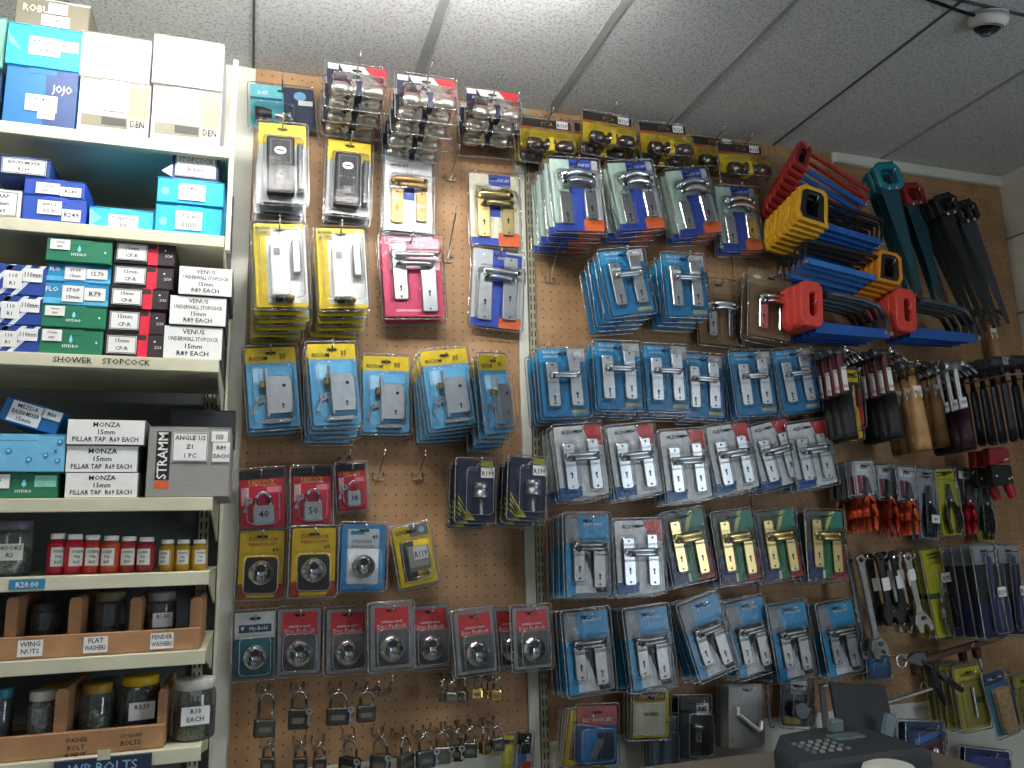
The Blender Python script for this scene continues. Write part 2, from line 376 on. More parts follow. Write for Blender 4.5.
def bluecard(): return [(R4(.62, 0, 1, .2), GREYC), (R4(0, 0, .48, .2), SKY), (R4(.60, .91, .95, .965), M('#b7b184', .5)), (oval(.84, .09, .16, .11, 14), WHITE)]
handle_kind('B', 'door_handle_pack', 'silver handle pack on blue card', .128, .176, BLUE, bluecard(),
    [('Euro-Bolt', .25, .05, .045, WHITE, .4), ('HANDLE SET', .25, .12, .03, WHITE, .4)],
    STEEL, [(.25, .2, .86, .25, .74), (.74, .12, .86, .25, .7)], [(.24, .86, .39, -.018, .0045), (.76, .18, .43, -.018, .004)])
# chrome on white card with a red corner
handle_kind('C', 'door_handle_pack', 'chrome handle pack with red corner', .132, .178, M('#eceeee', .4),
    [([(.60, .0), (.99, .0), (.99, .30), (.72, .27)], M('#d63434', .4)), (R4(0, .86, .45, 1), M('#1a62a8', .4)), ([(.12, .5), (.4, .5), (.34, .9), (.12, .9)], M('#1a62a8', .4))],
    [('ALDO', .28, .085, .055, INK, .4)],
    STEEL, [(.25, .24, .9, .24, .7), (.76, .2, .92, .22, .72)], [(.2, .85, .42, -.02, .0055), (.8, .22, .48, -.02, .005)])
# satin handles in crinkled bag with blue header
DKBLUE = M('#068fc6', .35)
handle_kind('E', 'door_handle_pack', 'satin handle bag with blue header', .118, .19, M('#5f676b', .4),
    [(R4(.30, .02, .98, .34), DKBLUE), (R4(0, .05, .3, .36), M('#82898d', .4)), (R4(0, .36, .34, 1), DKBLUE), ([(.2, .98), (.2, .88), (.42, .56), (.72, .98)], M('#dfe3e4', .4)), ([(.38, .44), (.60, .44), (.9, .98), (.66, .98)], BLACK)],
    [('EURO-BOLT', .62, .12, .035, WHITE, .5)],
    SATIN, [(.27, .42, .84, .25, .68), (.72, .42, .92, .27, .78)], [(.2, .86, .38, -.018, .0055), (.82, .2, .43, -.018, .005)], BAG)
GREEN = M('#1f7d45', .4)
handle_kind('G', 'door_handle_pack', 'brass handle bag with green stripe', .12, .182, M('#565b52', .4),
    [(R4(.4, .3, .66, 1), GREEN), ([(.55, 0), (1, 0), (1, .26), (.5, .3)], M('#2c8a72', .4)), ([(.46, .3), (.66, 0), (.76, 0), (.56, .3)], M('#d8d26a', .4)), (R4(0, .6, .36, 1), M('#27306b', .4)), (R4(.36, .88, .42, 1), WHITE), (R4(.66, .55, 1, 1), M('#b8322e', .4))],
    [], GOLD, [(.24, .12, .84, .24, .66), (.76, .34, .92, .24, .7)], [(.2, .86, .34, -.018, .0062), (.8, .2, .41, -.018, .006)], BAG)
handle_kind('PINK', 'door_handle_pack', 'silver handle pack on magenta card', .152, .212, M('#c92f5e', .4),
    [(R4(.12, .02, .98, .42), M('#dba6b6', .4))], [('LEVER HANDLES', .4, .93, .03, WHITE, .6)],
    STEEL, [(.28, .1, .8, .24, .66), (.76, .36, .95, .26, .72)], [(.22, .94, .26, -.02, .0055), (.82, .2, .37, -.02, .0055)], depth=.03)
handle_kind('WG', 'door_handle_pack', 'pale brass handle pack on white card', .124, .225, M('#eef0ee', .4),
    [(R4(0, 0, 1, .10), LBLUE), (R4(.36, .44, .62, .62), OBLUE), (R4(0, .86, 1, 1), M('#c4dbe8', .4))], [('LEVER SET', .3, .2, .035, INK, .4), ('ECON', .62, .3, .05, M('#a9a9a9'), .4)],
    mat('antique_gold', '#a58a5c', .5, .8, .25, 60), [(.25, .5, .92, .26, .74), (.77, .5, .88, .24, .72)], [(.2, .88, .4, -.02, .007), (.84, .2, .47, -.02, .006)])
KRAFT = M('#8f6d49', .7)
handle_kind('K', 'door_handle_pack', 'chrome handle pack on brown card', .14, .195, KRAFT,
    [(R4(.0, .0, 1, .2), M('#a58b64', .6)), (oval(.16, .08, .2, .06, 12), WHITE)], [],
    CHROME, [(.3, .4, .88, .2, .7), (.78, .4, .88, .2, .7)], [(.24, .86, .4, -.02, .0065, .006), (.86, .24, .47, -.02, .006, .006)])

# knob sets
def knob_parts(w, h, metal, v, mid):
    q = uv(w, h); out = []; z = q(0, v)[1]; R = .12*w
    for sgn in (-1, 1):
        pr = [(.35*R, .05), (1.05*R, .10), (1.08*R, .16), (.62*R, .22), (.52*R, .30), (.72*R, .38), (.96*R, .46), (1.02*R, .62), (1.0*R, .84), (.9*R, .95), (.5*R, 1.0), (.1*R, 1.0)]
        b = MB().lathe([(r, sgn*t*.44*w) for r, t in pr], metal, (0, -.026, z), 'x', 18)
        out.append(Part('knob', b))
    out.append(Part('latch_strip', MB().box(-.055*w, .055*w, -.042, -.004, z-.02, z+.019, mid, .002)))
    return out
def knob_kind(key, name, desc, w, h, base, patches, texts, metal, mid, extra=()):
    hf = .50 if key == 'KN' else .74; parts = card(w, h*hf, base, [([(u, v/hf) for u, v in pl_], mt_) for pl_, mt_ in patches], [(t[0], t[1], t[2]/hf, t[3]/hf, *t[4:]) for t in texts])
    parts += knob_parts(w, h, metal, .72, mid) + list(extra)
    parts.append(blister(w, h, .02, .42, .98, .98, .052))
    KINDS[key] = Kind(name, desc, 'door knob pack', w, h, .056, parts)
knob_kind('KN', 'door_knob_pack', 'polished knob pack with red corner', .143, .112, NAVY,
    [([(.2, 0), (.62, 0), (.95, .5), (.42, .5)], WHITE), ([(.62, 0), (1, 0), (1, .5), (.95, .5)], M('#d8323c', .4)), (R4(.01, .01, .19, .14), PAPER)],
    [('ALDO', .2, .24, .08, WHITE, .2), ('ENTRANCE LOCK', .45, .40, .09, M('#d8323c', .4), .7)], mat('knob_metal', '#efe9da', .30, 1, .04), NAVY)
knob_kind('YK', 'door_knob_pack', 'bronze knob pack on yellow card', .152, .126, YEL,
    [(R4(0, 0, 1, .2), M('#2b2422', .4)), (R4(0, .2, 1, .27), M('#b5562c', .4)), (R4(.72, .3, .92, .4), INK)],
    [('MICA', .52, .11, .08, M('#e0a03c', .4), .3)], BRONZE, YEL, [sticker(.152, .126, .82, .1, .034, .022, 'R129')])

# rim locks
w, h = .108, .2
q = uv(w, h)
RIMB = M('#1b1d21', .5, spec=.25)
cs = MB().box(*(q(.16, 0)[0], q(.74, 0)[0]), -.034, -.002, q(0, .92)[1], q(0, .24)[1], RIMB, .004, .004)
cs.ring(rrect(*q(.45, .56), .046, .112, .004), rrect(*q(.45, .56), .043, .109, .004), -.0348, -.033, M('#4a4c52', .4))
fe = MB().patch(oval(*q(.44, .42), .027, .019, 18), -.0352, WHITE); fe.patch(rrect(*q(.44, .42), .016, .004, .001), -.0354, INK)
ks = MB().lathe([(.009, 0), (.009, -.003), (.006, -.004), (.002, -.004)], SATIN, (*[q(.44, .74)[0], -.034], q(.44, .74)[1]), 'y', 16)
dots = MB()
for u in (.3, .44, .58): dots.lathe([(.0022, 0), (.0022, -.0012), (.0004, -.0014)], CHROME, (q(u, .57)[0], -.034, q(u, .57)[1]), 'y', 8)
st = MB().box(q(.80, 0)[0], q(.93, 0)[0], -.03, -.002, q(0, .88)[1], q(0, .3)[1], M('#2b2f38', .4), .003, .003)
KINDS['RIM'] = Kind('rim_lock_pack', 'black rim lock pack with yellow header', 'lock pack', w, h, .041,
    card(w, h, GREYC, [(R4(0, 0, 1, .27), YEL)], [('RIM LOCK', .4, .18, .03, M('#a8781c'), .5), ('97', .66, .17, .05, INK)]) +
    [Part('lock_case', cs, None, [Part('name_plate', fe, 'oval white plate'), Part('cylinder', ks), Part('rivet', dots)]), Part('strike_box', st), blister(w, h, .05, .2, .97, .98, .038)])
# yellow and white lock packs
w, h = .113, .197; q = uv(w, h)
bx = MB().box(q(.28, 0)[0], q(.66, 0)[0], -.024, -.002, q(0, .9)[1], q(0, .28)[1], M('#e7e6df', .4), .003, .003)
bx.patch(rrect(*q(.42, .38), .014, .018, .002), -.0245, M('#8b8f92')); bx.patch(rrect(*q(.47, .66), .03, .06, .002), -.0245, M('#f2f2ef'))
ltc = MB().box(q(.36, 0)[0], q(.5, 0)[0], -.03, -.004, q(0, .945)[1], q(0, .905)[1], BLACK, .002)
ltc2 = MB().box(q(.58, 0)[0], q(.72, 0)[0], -.026, -.004, q(0, .94)[1], q(0, .9)[1], BRASS, .002)
spl = MB().box(q(.72, 0)[0], q(.88, 0)[0], -.02, -.002, q(0, .62)[1], q(0, .22)[1], ZINC, .002, .003)
KINDS['YW'] = Kind('mortice_lock_pack', 'white lock pack on yellow card', 'lock pack', w, h, .032,
    card(w, h, YEL, [(R4(.22, .06, 1, .95), M('#e6e6e3', .4)), (R4(.28, .2, .98, .55), WHITE), (R4(.02, .02, .32, .15), M('#b8a832', .4)), (oval(.86, .07, .16, .09, 12), WHITE)],
         [('MORTICE', .17, .06, .03, INK, .26), ('LOCK', .17, .11, .03, INK, .26)]) +
    [Part('lock_case', bx, None, [Part('latch', ltc), Part('latch', ltc2, 'brass latch')]), Part('strike_plate', spl), blister(w, h, .05, .08, .97, .97, .03)])
# mortice locks on blue card with yellow header
w, h = .113, .19; q = uv(w, h)
lc = MB().prism([q(.40, .84), q(.84, .84), q(.88, .78), q(.88, .46), q(.82, .38), q(.40, .38)], -.017, -.003, ZINC, .001)
fp = MB().box(q(.36, 0)[0], q(.41, 0)[0], -.02, -.002, q(0, .88)[1], q(0, .28)[1], ZINC, .001)
lt = MB().box(q(.25, 0)[0], q(.36, 0)[0], -.017, -.004, q(0, .52)[1], q(0, .43)[1], BRASS, .003)
sp = MB().lathe([(.0042, 0), (.0042, -.0006)], BLACK, (q(.72, .5)[0], -.017, q(.72, .5)[1]), 'y', 12)
kh = keyhole(q(.68, .75)[0], q(.68, .75)[1], -.0174, .8)
def key_mb(x, z, a, L=.036, y=-.006):
    b = MB(); b.ring(oval(0, 0, .016, .014, 14), oval(0, .001, .007, .006, 14), -.001, .001, STEEL); b.box(-.0016, .0016, -.0008, .0008, -L, -.006, STEEL); b.box(.0014, .006, -.0008, .0008, -L+.001, -L+.008, STEEL)
    return b.rot(0, Matrix.Translation((x, y, z)) @ Matrix.Rotation(a, 4, 'Y'))
pl2 = MB().box(q(.28, 0)[0], q(.82, 0)[0], -.012, -.006, q(0, .955)[1], q(0, .90)[1], STEEL, .001, .002)
def lockspec(price):
    return card(w, h, M('#64aedb', .35), [(R4(0, 0, 1, .19), YEL), (R4(.12, .26, .36, .44), M('#9fd0ee', .35))], [('RICOM', .25, .14, .05, INK, .4), (price, .74, .12, .06, INK, .3)]) + \
     [Part('lock_case', lc, None, [Part('keyhole', kh), Part('spindle_hole', sp)]), Part('face_plate', fp), Part('latch', lt, 'brass latch'),
      Part('key', key_mb(*q(.22, .66), .5)), Part('key', key_mb(*q(.32, .64), -.2)), Part('strike_plate', pl2), blister(w, h, .07, .21, .95, .975, .024)]
KINDS['L'] = Kind('mortice_lock_pack', 'mortice lock pack on blue card', 'lock pack', w, h, .027, lockspec('35'))
KINDS['L25'] = Kind('mortice_lock_pack', 'mortice lock pack on blue card', 'lock pack', w, h, .027, lockspec('25'))
# padlock packs
def padlock_mb(w, hb, d, sr, sh, body, shackle, round_=.004):
    b = MB().box(-w/2, w/2, -d, 0, -hb, 0, body, .002, round_)
    r = w*.34; P = [(-r, -d/2, -.004), (-r, -d/2, sh-r)] + [(-r*math.cos(PI*i/8), -d/2, sh-r+r*math.sin(PI*i/8)) for i in range(1, 8)] + [(r, -d/2, sh-r), (r, -d/2, -.004)]
    return b, MB().tube(P, sr, shackle, 8)
def padpack(key, w, h, num, desc):
    q = uv(w, h); b, s = padlock_mb(w*.48, h*.34, .016, w*.045, h*.22, ZINC, CHROME)
    b.text(num, 0, -h*.16, -.0166, h*.12, INK, w*.3)
    x, z = q(.52, .62)
    KINDS[key] = Kind('padlock_pack', desc, 'padlock pack', w, h, .022,
        card(w, h, M('#c8233a', .4), [(R4(0, 0, 1, .16), BLACK), (R4(.62, .3, .95, .4), M('#e2808a', .4)), (R4(.03, .3, .2, .6), M('#e8b8bd', .4))], [('PADLOCK', .5, .22, .09, M('#e8b23a'), .6)]) +
        [Part('padlock_body', b, None, loc=(x, -.003, z)), Part('shackle', s, None, loc=(x, -.003, z)), Part('key', key_mb(*q(.2, .52), .5, .03)), blister(w, h, .1, .24, .92, .96, .021)])
padpack('R40', .098, .134, '40', 'large padlock pack on red card'); padpack('R50', .086, .131, '50', 'medium padlock pack on red card'); padpack('R38', .066, .106, '38', 'small padlock pack on red card')
# disc locks
def disc_mb(R, body=CHROME):
    b = MB().lathe([(.3*R, -.002), (.86*R, -.003), (R, -.008), (R, -.014), (.86*R, -.02), (.5*R, -.023), (.1*R, -.0235)], body, axis='y', n=24)
    s = MB().tube([(-.42*R, -.022, .30*R)] + [(.42*R*-math.cos(PI*i/8), -.022, .34*R+.42*R*math.sin(PI*i/8)) for i in range(1, 8)] + [(.42*R, -.022, .30*R)], .11*R, CHROME, 8)
    o = MB().prism(oval(0, .34*R, .66*R, .5*R, 14), -.0236, -.0225, BLACK)
    c = MB().lathe([(.28*R, -.0225), (.28*R, -.0255), (.2*R, -.027), (.03*R, -.027)], STEEL, (0, 0, -.36*R), 'y', 14)
    return b, s, o, c
def disc_parts(R, x, z):
    b, s, o, c = disc_mb(R)
    return [Part('disc_body', b, None, [Part('opening', o), Part('cylinder', c)], (x, 0, z)), Part('shackle', s, None, loc=(x, 0, z))]
def discpack(key, w, h, base, patches, texts, desc, u=.5, v=.68, R=.030, name='disc_padlock_pack', extra=()):
    q = uv(w, h)
    KINDS[key] = Kind(name, desc, 'padlock pack', w, h, .034, card(w, h, base, patches, texts) + disc_parts(R, *q(u, v)) + list(extra) + [blister(w, h, .08, .34, .92, .96, .032)])
DARKC = M('#4b4d50', .4)
discpack('D', .096, .143, M('#8d8f90', .4), [(R4(.1, .05, .92, .4), M('#d9363a', .4)), (R4(.1, .4, .92, .95), DARKC)],
    [('stainless steel', .5, .27, .045, WHITE, .6), ('Disc Padlock', .5, .345, .065, WHITE, .72)], 'disc padlock pack with red header')
discpack('DW', .088, .143, M('#1f5a66', .4), [(R4(0, 0, 1, .4), M('#d3d8d6', .4)), (R4(.1, .19, .9, .31), M('#1f4a5a', .4)), ([(.14, .22), (.24, .22), (.19, .28)], WHITE)],
    [('Hy-Bold', .58, .25, .06, WHITE, .5)], 'silver disc padlock pack with white header and teal card', R=.027)
discpack('Y', .098, .15, M('#dcb81c', .45), [(R4(.0, .8, .2, 1), M('#a8401e', .4)), (R4(.82, .8, 1, 1), M('#a8401e', .4)), (rrect(.5, .68, .74, .56, .1), BLACK)],
    [('DISC LOCK', .52, .13, .06, M('#a8401e'), .7), ('HEAVY DUTY', .52, .21, .05, M('#a8401e'), .7), ('69', .8, .29, .07, INK)], 'disc lock pack on yellow card', R=.028, v=.64,
    extra=[Part('spare_key', key_mb(.018, -.085, 1.2, .03, -.012))])
discpack('BD', .102, .148, M('#3f8dc4', .4), [(R4(.13, .07, .85, .92), M('#d6dde0', .4)), (R4(.2, .10, .5, .16), M('#2f8fa8', .4))],
    [('STAINLESS', .45, .27, .05, M('#70757a'), .55), ('DISC LOCK', .48, .35, .05, M('#70757a'), .55), ('49', .76, .2, .07, INK)], 'disc padlock pack with blue border', R=.027, v=.65)
# yellow hasp pack
w, h = .09, .14; q = uv(w, h)
hb_ = MB().box(q(.28, 0)[0], q(.86, 0)[0], -.016, -.003, q(0, .72)[1], q(0, .36)[1], M('#9a9a8e', .4), .002, .003)
hs = MB().tube([(q(.3, 0)[0], -.01, q(0, .82)[1]), (q(.3, 0)[0], -.01, q(0, .86)[1]), (0, -.012, q(0, .88)[1]), (q(.75, 0)[0], -.01, q(0, .86)[1]), (q(.8, 0)[0], -.01, q(0, .8)[1])], .004, CHROME, 8)
KINDS['HP'] = Kind('hasp_lock_pack', 'hasp lock pack on yellow and grey card', 'lock pack', w, h, .026,
    card(w, h, YEL, [(R4(.45, 0, .95, .2), M('#7d8187', .4)), (oval(.78, .1, .16, .1, 12), M('#9cc4dc', .4)), (R4(.12, .26, .5, .92), M('#3d3f40', .4)), (R4(.3, .4, .86, .78), M('#8c8c80', .4))],
         [('LOCK', .25, .1, .08, INK, .34)]) + [Part('lock_body', hb_), Part('shackle', hs), sticker(w, h, .62, .48, .034, .03, 'R119', -.018), blister(w, h, .08, .22, .94, .97, .024)])
# navy pack with yellow stripes
w, h = .09, .145; q = uv(w, h)
pt = [(R4(.0, .0, 1, 1), M('#1c2140', .35))] + [([(.02, .58+.09*i), (.02, .63+.09*i), (.5-.07*i, .99), (.42-.07*i, .99)], M('#c8c02c', .4)) for i in range(4)] + [(R4(.62, .0, .98, .1), M('#a7a82e', .4)), (R4(.3, .12, .55, .24), M('#11142a', .4))]
cy = MB().lathe([(.018, 0), (.018, .012), (.0165, .013), (.0165, .02), (.018, .021), (.018, .028), (.015, .036), (.004, .037)], STEEL, (q(.58, .62)[0], -.022, q(0, .62)[1]), 'z', 18)
rd = MB().lathe([(.005, 0), (.005, .038), (.003, .039)], STEEL, (q(.6, .62)[0], -.02, q(0, .9)[1]), 'z', 10)
KINDS['NV'] = Kind('cylinder_lock_pack', 'navy lock pack with yellow stripes', 'lock pack', w, h, .044,
    card(w, h, NAVY, pt, [('LOCK', .42, .16, .05, M('#60688c'), .3)]) + [Part('cylinder', cy), Part('spindle', rd), sticker(w, h, .82, .2, .034, .025, 'R199', -.005), blister(w, h, .1, .1, .92, .95, .041)])
# teal and navy cabinet lock pack
w, h = .158, .115; q = uv(w, h)
cl_ = MB().lathe([(.004, -.02), (.017, -.02), (.017, 0), (.012, .012), (.012, .02)], BLACK, (q(.2, .78)[0], -.02, q(0, .78)[1]), 'x', 14)
cl2 = MB().lathe([(.009, -.018), (.009, .012), (.013, .014), (.013, .02), (.004, .022)], CHROME, (q(.5, .8)[0], -.018, q(0, .8)[1]), 'x', 14)
KINDS['TN'] = Kind('cabinet_lock_pack', 'teal and navy card pack with small cabinet lock', 'lock pack', w, h, .038,
    card(w, h, M('#46aebd', .4), [(R4(.52, .0, 1, 1), M('#22304d', .4)), (R4(0, .3, .5, .36), M('#1c4c66', .4)), (R4(0, 0, .5, .3), M('#6cc3cf', .4)), (oval(.78, .2, .2, .22, 14), LBLUE), (R4(.75, .3, .98, .42), PAPER)],
         [('R45', .2, .2, .1, WHITE, .25)]) + [Part('lock_barrel', cl_, 'black barrel'), Part('lock_barrel', cl2, 'chrome barrel'), blister(w, h, .02, .55, .7, .98, .036)])

HOOKS = []
def stack(kind, n, top, bot, where, yaw=0., tilt=10., base=.03, pitch=None, jit=1., extra=0., hook_on=True, desc=None):
    K = KINDS[kind]; pitch = (pitch or K.depth+.001)/math.cos(math.radians(yaw))
    yf = -(base+(n-1)*pitch+extra)
    X, Z = at(*top, yf); X2, Z2 = at(*bot, yf)
    roll = math.atan2(X2-X, Z-Z2); tt = math.tan(math.radians(tilt))
    hx, hz = X + TOP*math.sin(roll), Z - TOP*math.cos(roll)
    for i in range(n):
        y = yf+i*pitch
        rr = roll*(1-.10*i) + (rnd.uniform(-.035, .035)*jit if i else 0)
        lab = (desc or K.desc) + (', %s on %s' % (ORD[i]+(' from front' if i else ' one'), where) if n > 1 else ', %s' % where)
        thing(K.name, lab, K.cat, K.parts, (hx+(rnd.uniform(-.003, .003)*jit if i else 0), y, hz-(y-yf)*tt), (0, -rr, math.radians(yaw)), K.desc+'s')
    if hook_on:
        bz = hz+yf*tt-.003
        hook(hx, bz, -yf+K.depth+.012, math.radians(tilt), 'wire hook through the packs on '+where)

# upper knob row
stack('TN', 1, (282, 87), (283, 131), 'topmost hook by the shelving', tilt=18)
stack('KN', 4, (357, 66.5), (357, 101), 'first hook of knob row', tilt=6)
stack('KN', 5, (426, 77.5), (427, 115), 'second hook of knob row', tilt=6)
stack('KN', 3, (492, 91), (494, 135), 'third hook of knob row', tilt=8)
stack('YK', 2, (545, 120), (547, 158), 'fourth hook of knob row', tilt=8)
stack('YK', 2, (607, 115), (608, 157), 'fifth hook of knob row', tilt=8)
stack('YK', 2, (662, 124.5), (666, 161), 'sixth hook of knob row', tilt=8)
stack('YK', 1, (712, 138), (716, 176), 'seventh hook of knob row')
stack('YK', 1, (739, 145), (744, 182), 'last hook of knob row by the red saws', base=.09)
# lock board
stack('RIM', 4, (282.5, 124.5), (283, 205), 'hook above the yellow packs', tilt=10)
stack('RIM', 2, (350, 141.5), (347.5, 218), 'hook under the first knobs', tilt=10)
stack('WG', 2, (408.5, 151), (408.5, 234.5), 'hook above the magenta packs')
stack('OB', 1, (493, 175), (496, 249), 'hook under the third knobs')
stack('OS', 1, (498, 251), (495, 335), 'hook below the brass pack')
stack('YW', 6, (279, 224), (283, 306.5), 'hook below the black locks', tilt=16)
stack('YW', 5, (340, 228.7), (344.5, 309), 'hook beside the magenta packs', tilt=16)
stack('PINK', 2, (410, 237), (415.5, 319), 'hook below the white card')
stack('L25', 3, (270, 347.6), (275.5, 430), 'first hook of blue lock row')
stack('L', 5, (331, 344), (337.5, 413.5), 'second hook of blue lock row', tilt=14, yaw=12)
stack('L', 2, (386, 356.5), (386.5, 438.5), 'third hook of blue lock row')
stack('L', 5, (443, 350), (454, 425.5), 'fourth hook of blue lock row', tilt=12)
stack('L', 5, (491, 355.5), (504, 428), 'fifth hook of blue lock row', tilt=12, yaw=38)
stack('R40', 1, (261, 470), (263.5, 529), 'first hook of red row'); stack('R50', 2, (312, 467.5), (312, 524), 'second hook of red row'); stack('R38', 2, (351, 464), (353.5, 509), 'third hook of red row')
stack('Y', 1, (263, 530.6), (259.5, 598.5), 'hook by the shelving'); stack('Y', 2, (314.5, 528), (312.5, 598), 'hook below the medium padlock')
stack('BD', 2, (364.5, 524.5), (362, 589.6), 'hook below the small padlock'); stack('HP', 2, (410, 525.5), (420, 584), 'hook on bare board')
stack('NV', 3, (476, 460.5), (475, 521.5), 'first hook of navy packs'); stack('NV', 3, (528, 458), (526.5, 517.5), 'second hook of navy packs', extra=.03)
stack('DW', 1, (255.5, 612), (254.5, 677), 'first hook of disc row'); stack('D', 1, (300, 608.6), (298, 674.7), 'second hook of disc row')
stack('D', 1, (347.5, 608.6), (347.5, 674.7), 'third hook of disc row'); stack('D', 2, (391, 604), (392, 672), 'fourth hook of disc row', base=.05)
stack('D', 1, (429.5, 605.5), (431.5, 670.5), 'fifth hook of disc row'); stack('D', 2, (473, 610.5), (478, 674), 'sixth hook of disc row', base=.05)
stack('D', 1, (511, 607.5), (512, 669), 'hook just behind the last disc pack', base=.03); stack('D', 1, (530.5, 607), (533.5, 669), 'last hook of disc row', base=.085)
# handle boards
stack('O', 6, (573, 160), (581, 232.5), 'first hook of orange cornered row', tilt=4); stack('O', 4, (629, 162.5), (644, 232), 'second hook of orange cornered row', tilt=6)
stack('O', 3, (685, 170), (702, 235), 'third hook of orange cornered row', tilt=6); stack('O', 2, (734, 187.5), (744, 254), 'last hook of orange cornered row')
stack('B', 5, (620.5, 250.5), (634, 313.5), 'first hook of short blue row'); stack('B', 4, (682.5, 255), (688.5, 313.5), 'second hook of short blue row')
stack('K', 1, (718, 281), (721, 346.5), 'hook beside the short blue row'); stack('K', 3, (771, 274.7), (770, 339.5), 'hook beside the red hacksaw')
for i, (n, a, b, ex) in enumerate(((4, (561, 349), (567, 415), 0), (4, (616.5, 343), (621, 410), .012), (4, (664.5, 346), (669, 410), 0), (3, (702, 355), (705, 416), 0), (4, (749.5, 352), (758.5, 415.7), 0), (3, (791, 350), (803, 411), .03))):
    stack('B', n, a, b, '%s hook of long blue row' % (['first', 'second', 'third', 'fourth', 'fifth', 'last'][i]), extra=ex, tilt=6)
for i, (n, a, b, ex) in enumerate(((4, (577, 426), (585.5, 497), 0), (3, (629.5, 426), (640, 496), .03), (3, (681.5, 431), (691, 503.5), 0.04), (4, (725.7, 425), (739.5, 492), 0), (3, (766.5, 423), (783.5, 482), .02), (3, (805.5, 422.5), (818, 481.5), .035))):
    stack('C', n, a, b, '%s hook of red cornered row' % (['first', 'second', 'third', 'fourth', 'fifth', 'last'][i]), extra=ex, tilt=6)
stack('E', 5, (587, 515), (589.5, 598), 'hook beside a white pack', tilt=6); stack('C', 3, (637.7, 520.6), (642.5, 601.5), 'hook beside the brass handles', desc='chrome handle pack on white card', extra=.02)
for i, (a, b) in enumerate((((681.5, 511.5), (695.6, 584.6)), ((731, 512), (742.5, 582.5)), ((774, 511), (785.5, 581.5)), ((823.5, 511.5), (828.5, 582)))):
    stack('G', 3, a, b, '%s hook of brass row' % (['first', 'second', 'third', 'last'][i]), extra=.01*(i % 2))
for i, (n, a, b, ex) in enumerate(((4, (585, 611), (593, 693.5), 0), (4, (645.5, 608.4), (656, 691), 0), (3, (697.5, 599.7), (720.5, 673), .03), (3, (743, 600.3), (759, 673.4), 0), (3, (786, 604), (799.5, 678.6), .02), (3, (834, 602.8), (848.5, 678), .0))):
    stack('E', n, a, b, '%s hook of bottom blue row' % (['first', 'second', 'third', 'fourth', 'fifth', 'last'][i]), extra=ex, tilt=6)

# empty hooks on the boards
def free_hook(base, tip, label, L=.11):
    x, z = at(*base, 0); x2, z2 = at(*tip, -L)
    hook(x, z, L, math.atan2(z2-z, L), label)
for b, t, l in (((447, 261), (457.7, 210), 'empty wire hook beside the magenta card, under the brass pack row'), ((450, 180), (463, 148), 'empty wire hook beside the white card below the second knobs'),
    ((549, 282), (573, 236), 'empty wire hook below the first orange cornered packs'), ((378, 478), (392, 453), 'empty wire hook beside the small red padlock pack'),
    ((417, 478), (433, 454), 'empty wire hook between small red padlock and navy packs'), ((345, 462), (355, 454), 'empty wire hook tip above the small red padlock pack'),
    ((546, 118), (554, 84), 'empty wire hook above the fourth knob pack'), ((536, 375), (549, 343), 'empty wire hook beside the first blue handle packs of the long row'),
    ((385, 693), (414, 678), 'empty wire hook above the row of small padlocks, under disc packs'), ((372, 690), (394, 684), 'lower empty wire hook above small padlocks')):
    free_hook(b, t, l)

# ------------------------------------------------------------------ shelving at the left
SF = -.40
TZ = [2.241, 2.051, 1.799, 1.538, 1.404, 1.266, 1.104, .93]
SX0, SX1 = -1.15, -.068
BACKP = M('#5d6262', .6)
parts = []
for i, z in enumerate(TZ):
    d = SF if i < 3 else SF
    b = MB().box(SX0, SX1, d, -.045, z-.004, z, SHELFM)
    b.box(SX0, SX1, d-.002, d, z-.024, z, SHELFM, .001); b.box(SX0, SX1, d, d+.012, z-.024, z-.022, SHELFM)
    kids = [Part('bracket', MB().prism([(0, 0), (.34, 0), (.34, -.012), (.02, -.075), (0, -.075)], -.0015, .0015, SHELFM), None, loc=(SX1-.003, -.045, z-.004), rot=(0, 0, math.radians(-90)))]
    if i == 2: kids.append(Part('lettering', MB().text('SHOWER    STOPCOCK', -.27, z-.012, d-.0035, .011, INK)))
    if i == 4:
        t_ = MB().patch(rrect(-.36, z-.012, .055, .017, .001), d-.0035, M('#2f7fa8')); t_.text('R20.00', -.36, z-.013, d-.0038, .009, WHITE); kids.append(Part('price_tag', t_))
    parts.append(Part('shelf_board', b, None, kids))
parts.append(Part('back_panel', MB().box(SX0, SX1, -.02, .004, .3, 2.3, BACKP)))
parts.append(Part('front_post', MB().box(SX1+.001, SX1+.010, SF-.006, SF+.012, 2.02, 2.435, CREAM, .001)))
parts.append(Part('end_upright', MB().box(SX1+.001, SX1+.008, -.05, -.03, .3, 2.1, SHELFM, .001)))
thing('shelving_unit', 'cream metal shelving unit stocked with boxes and jars', 'shelf', parts)

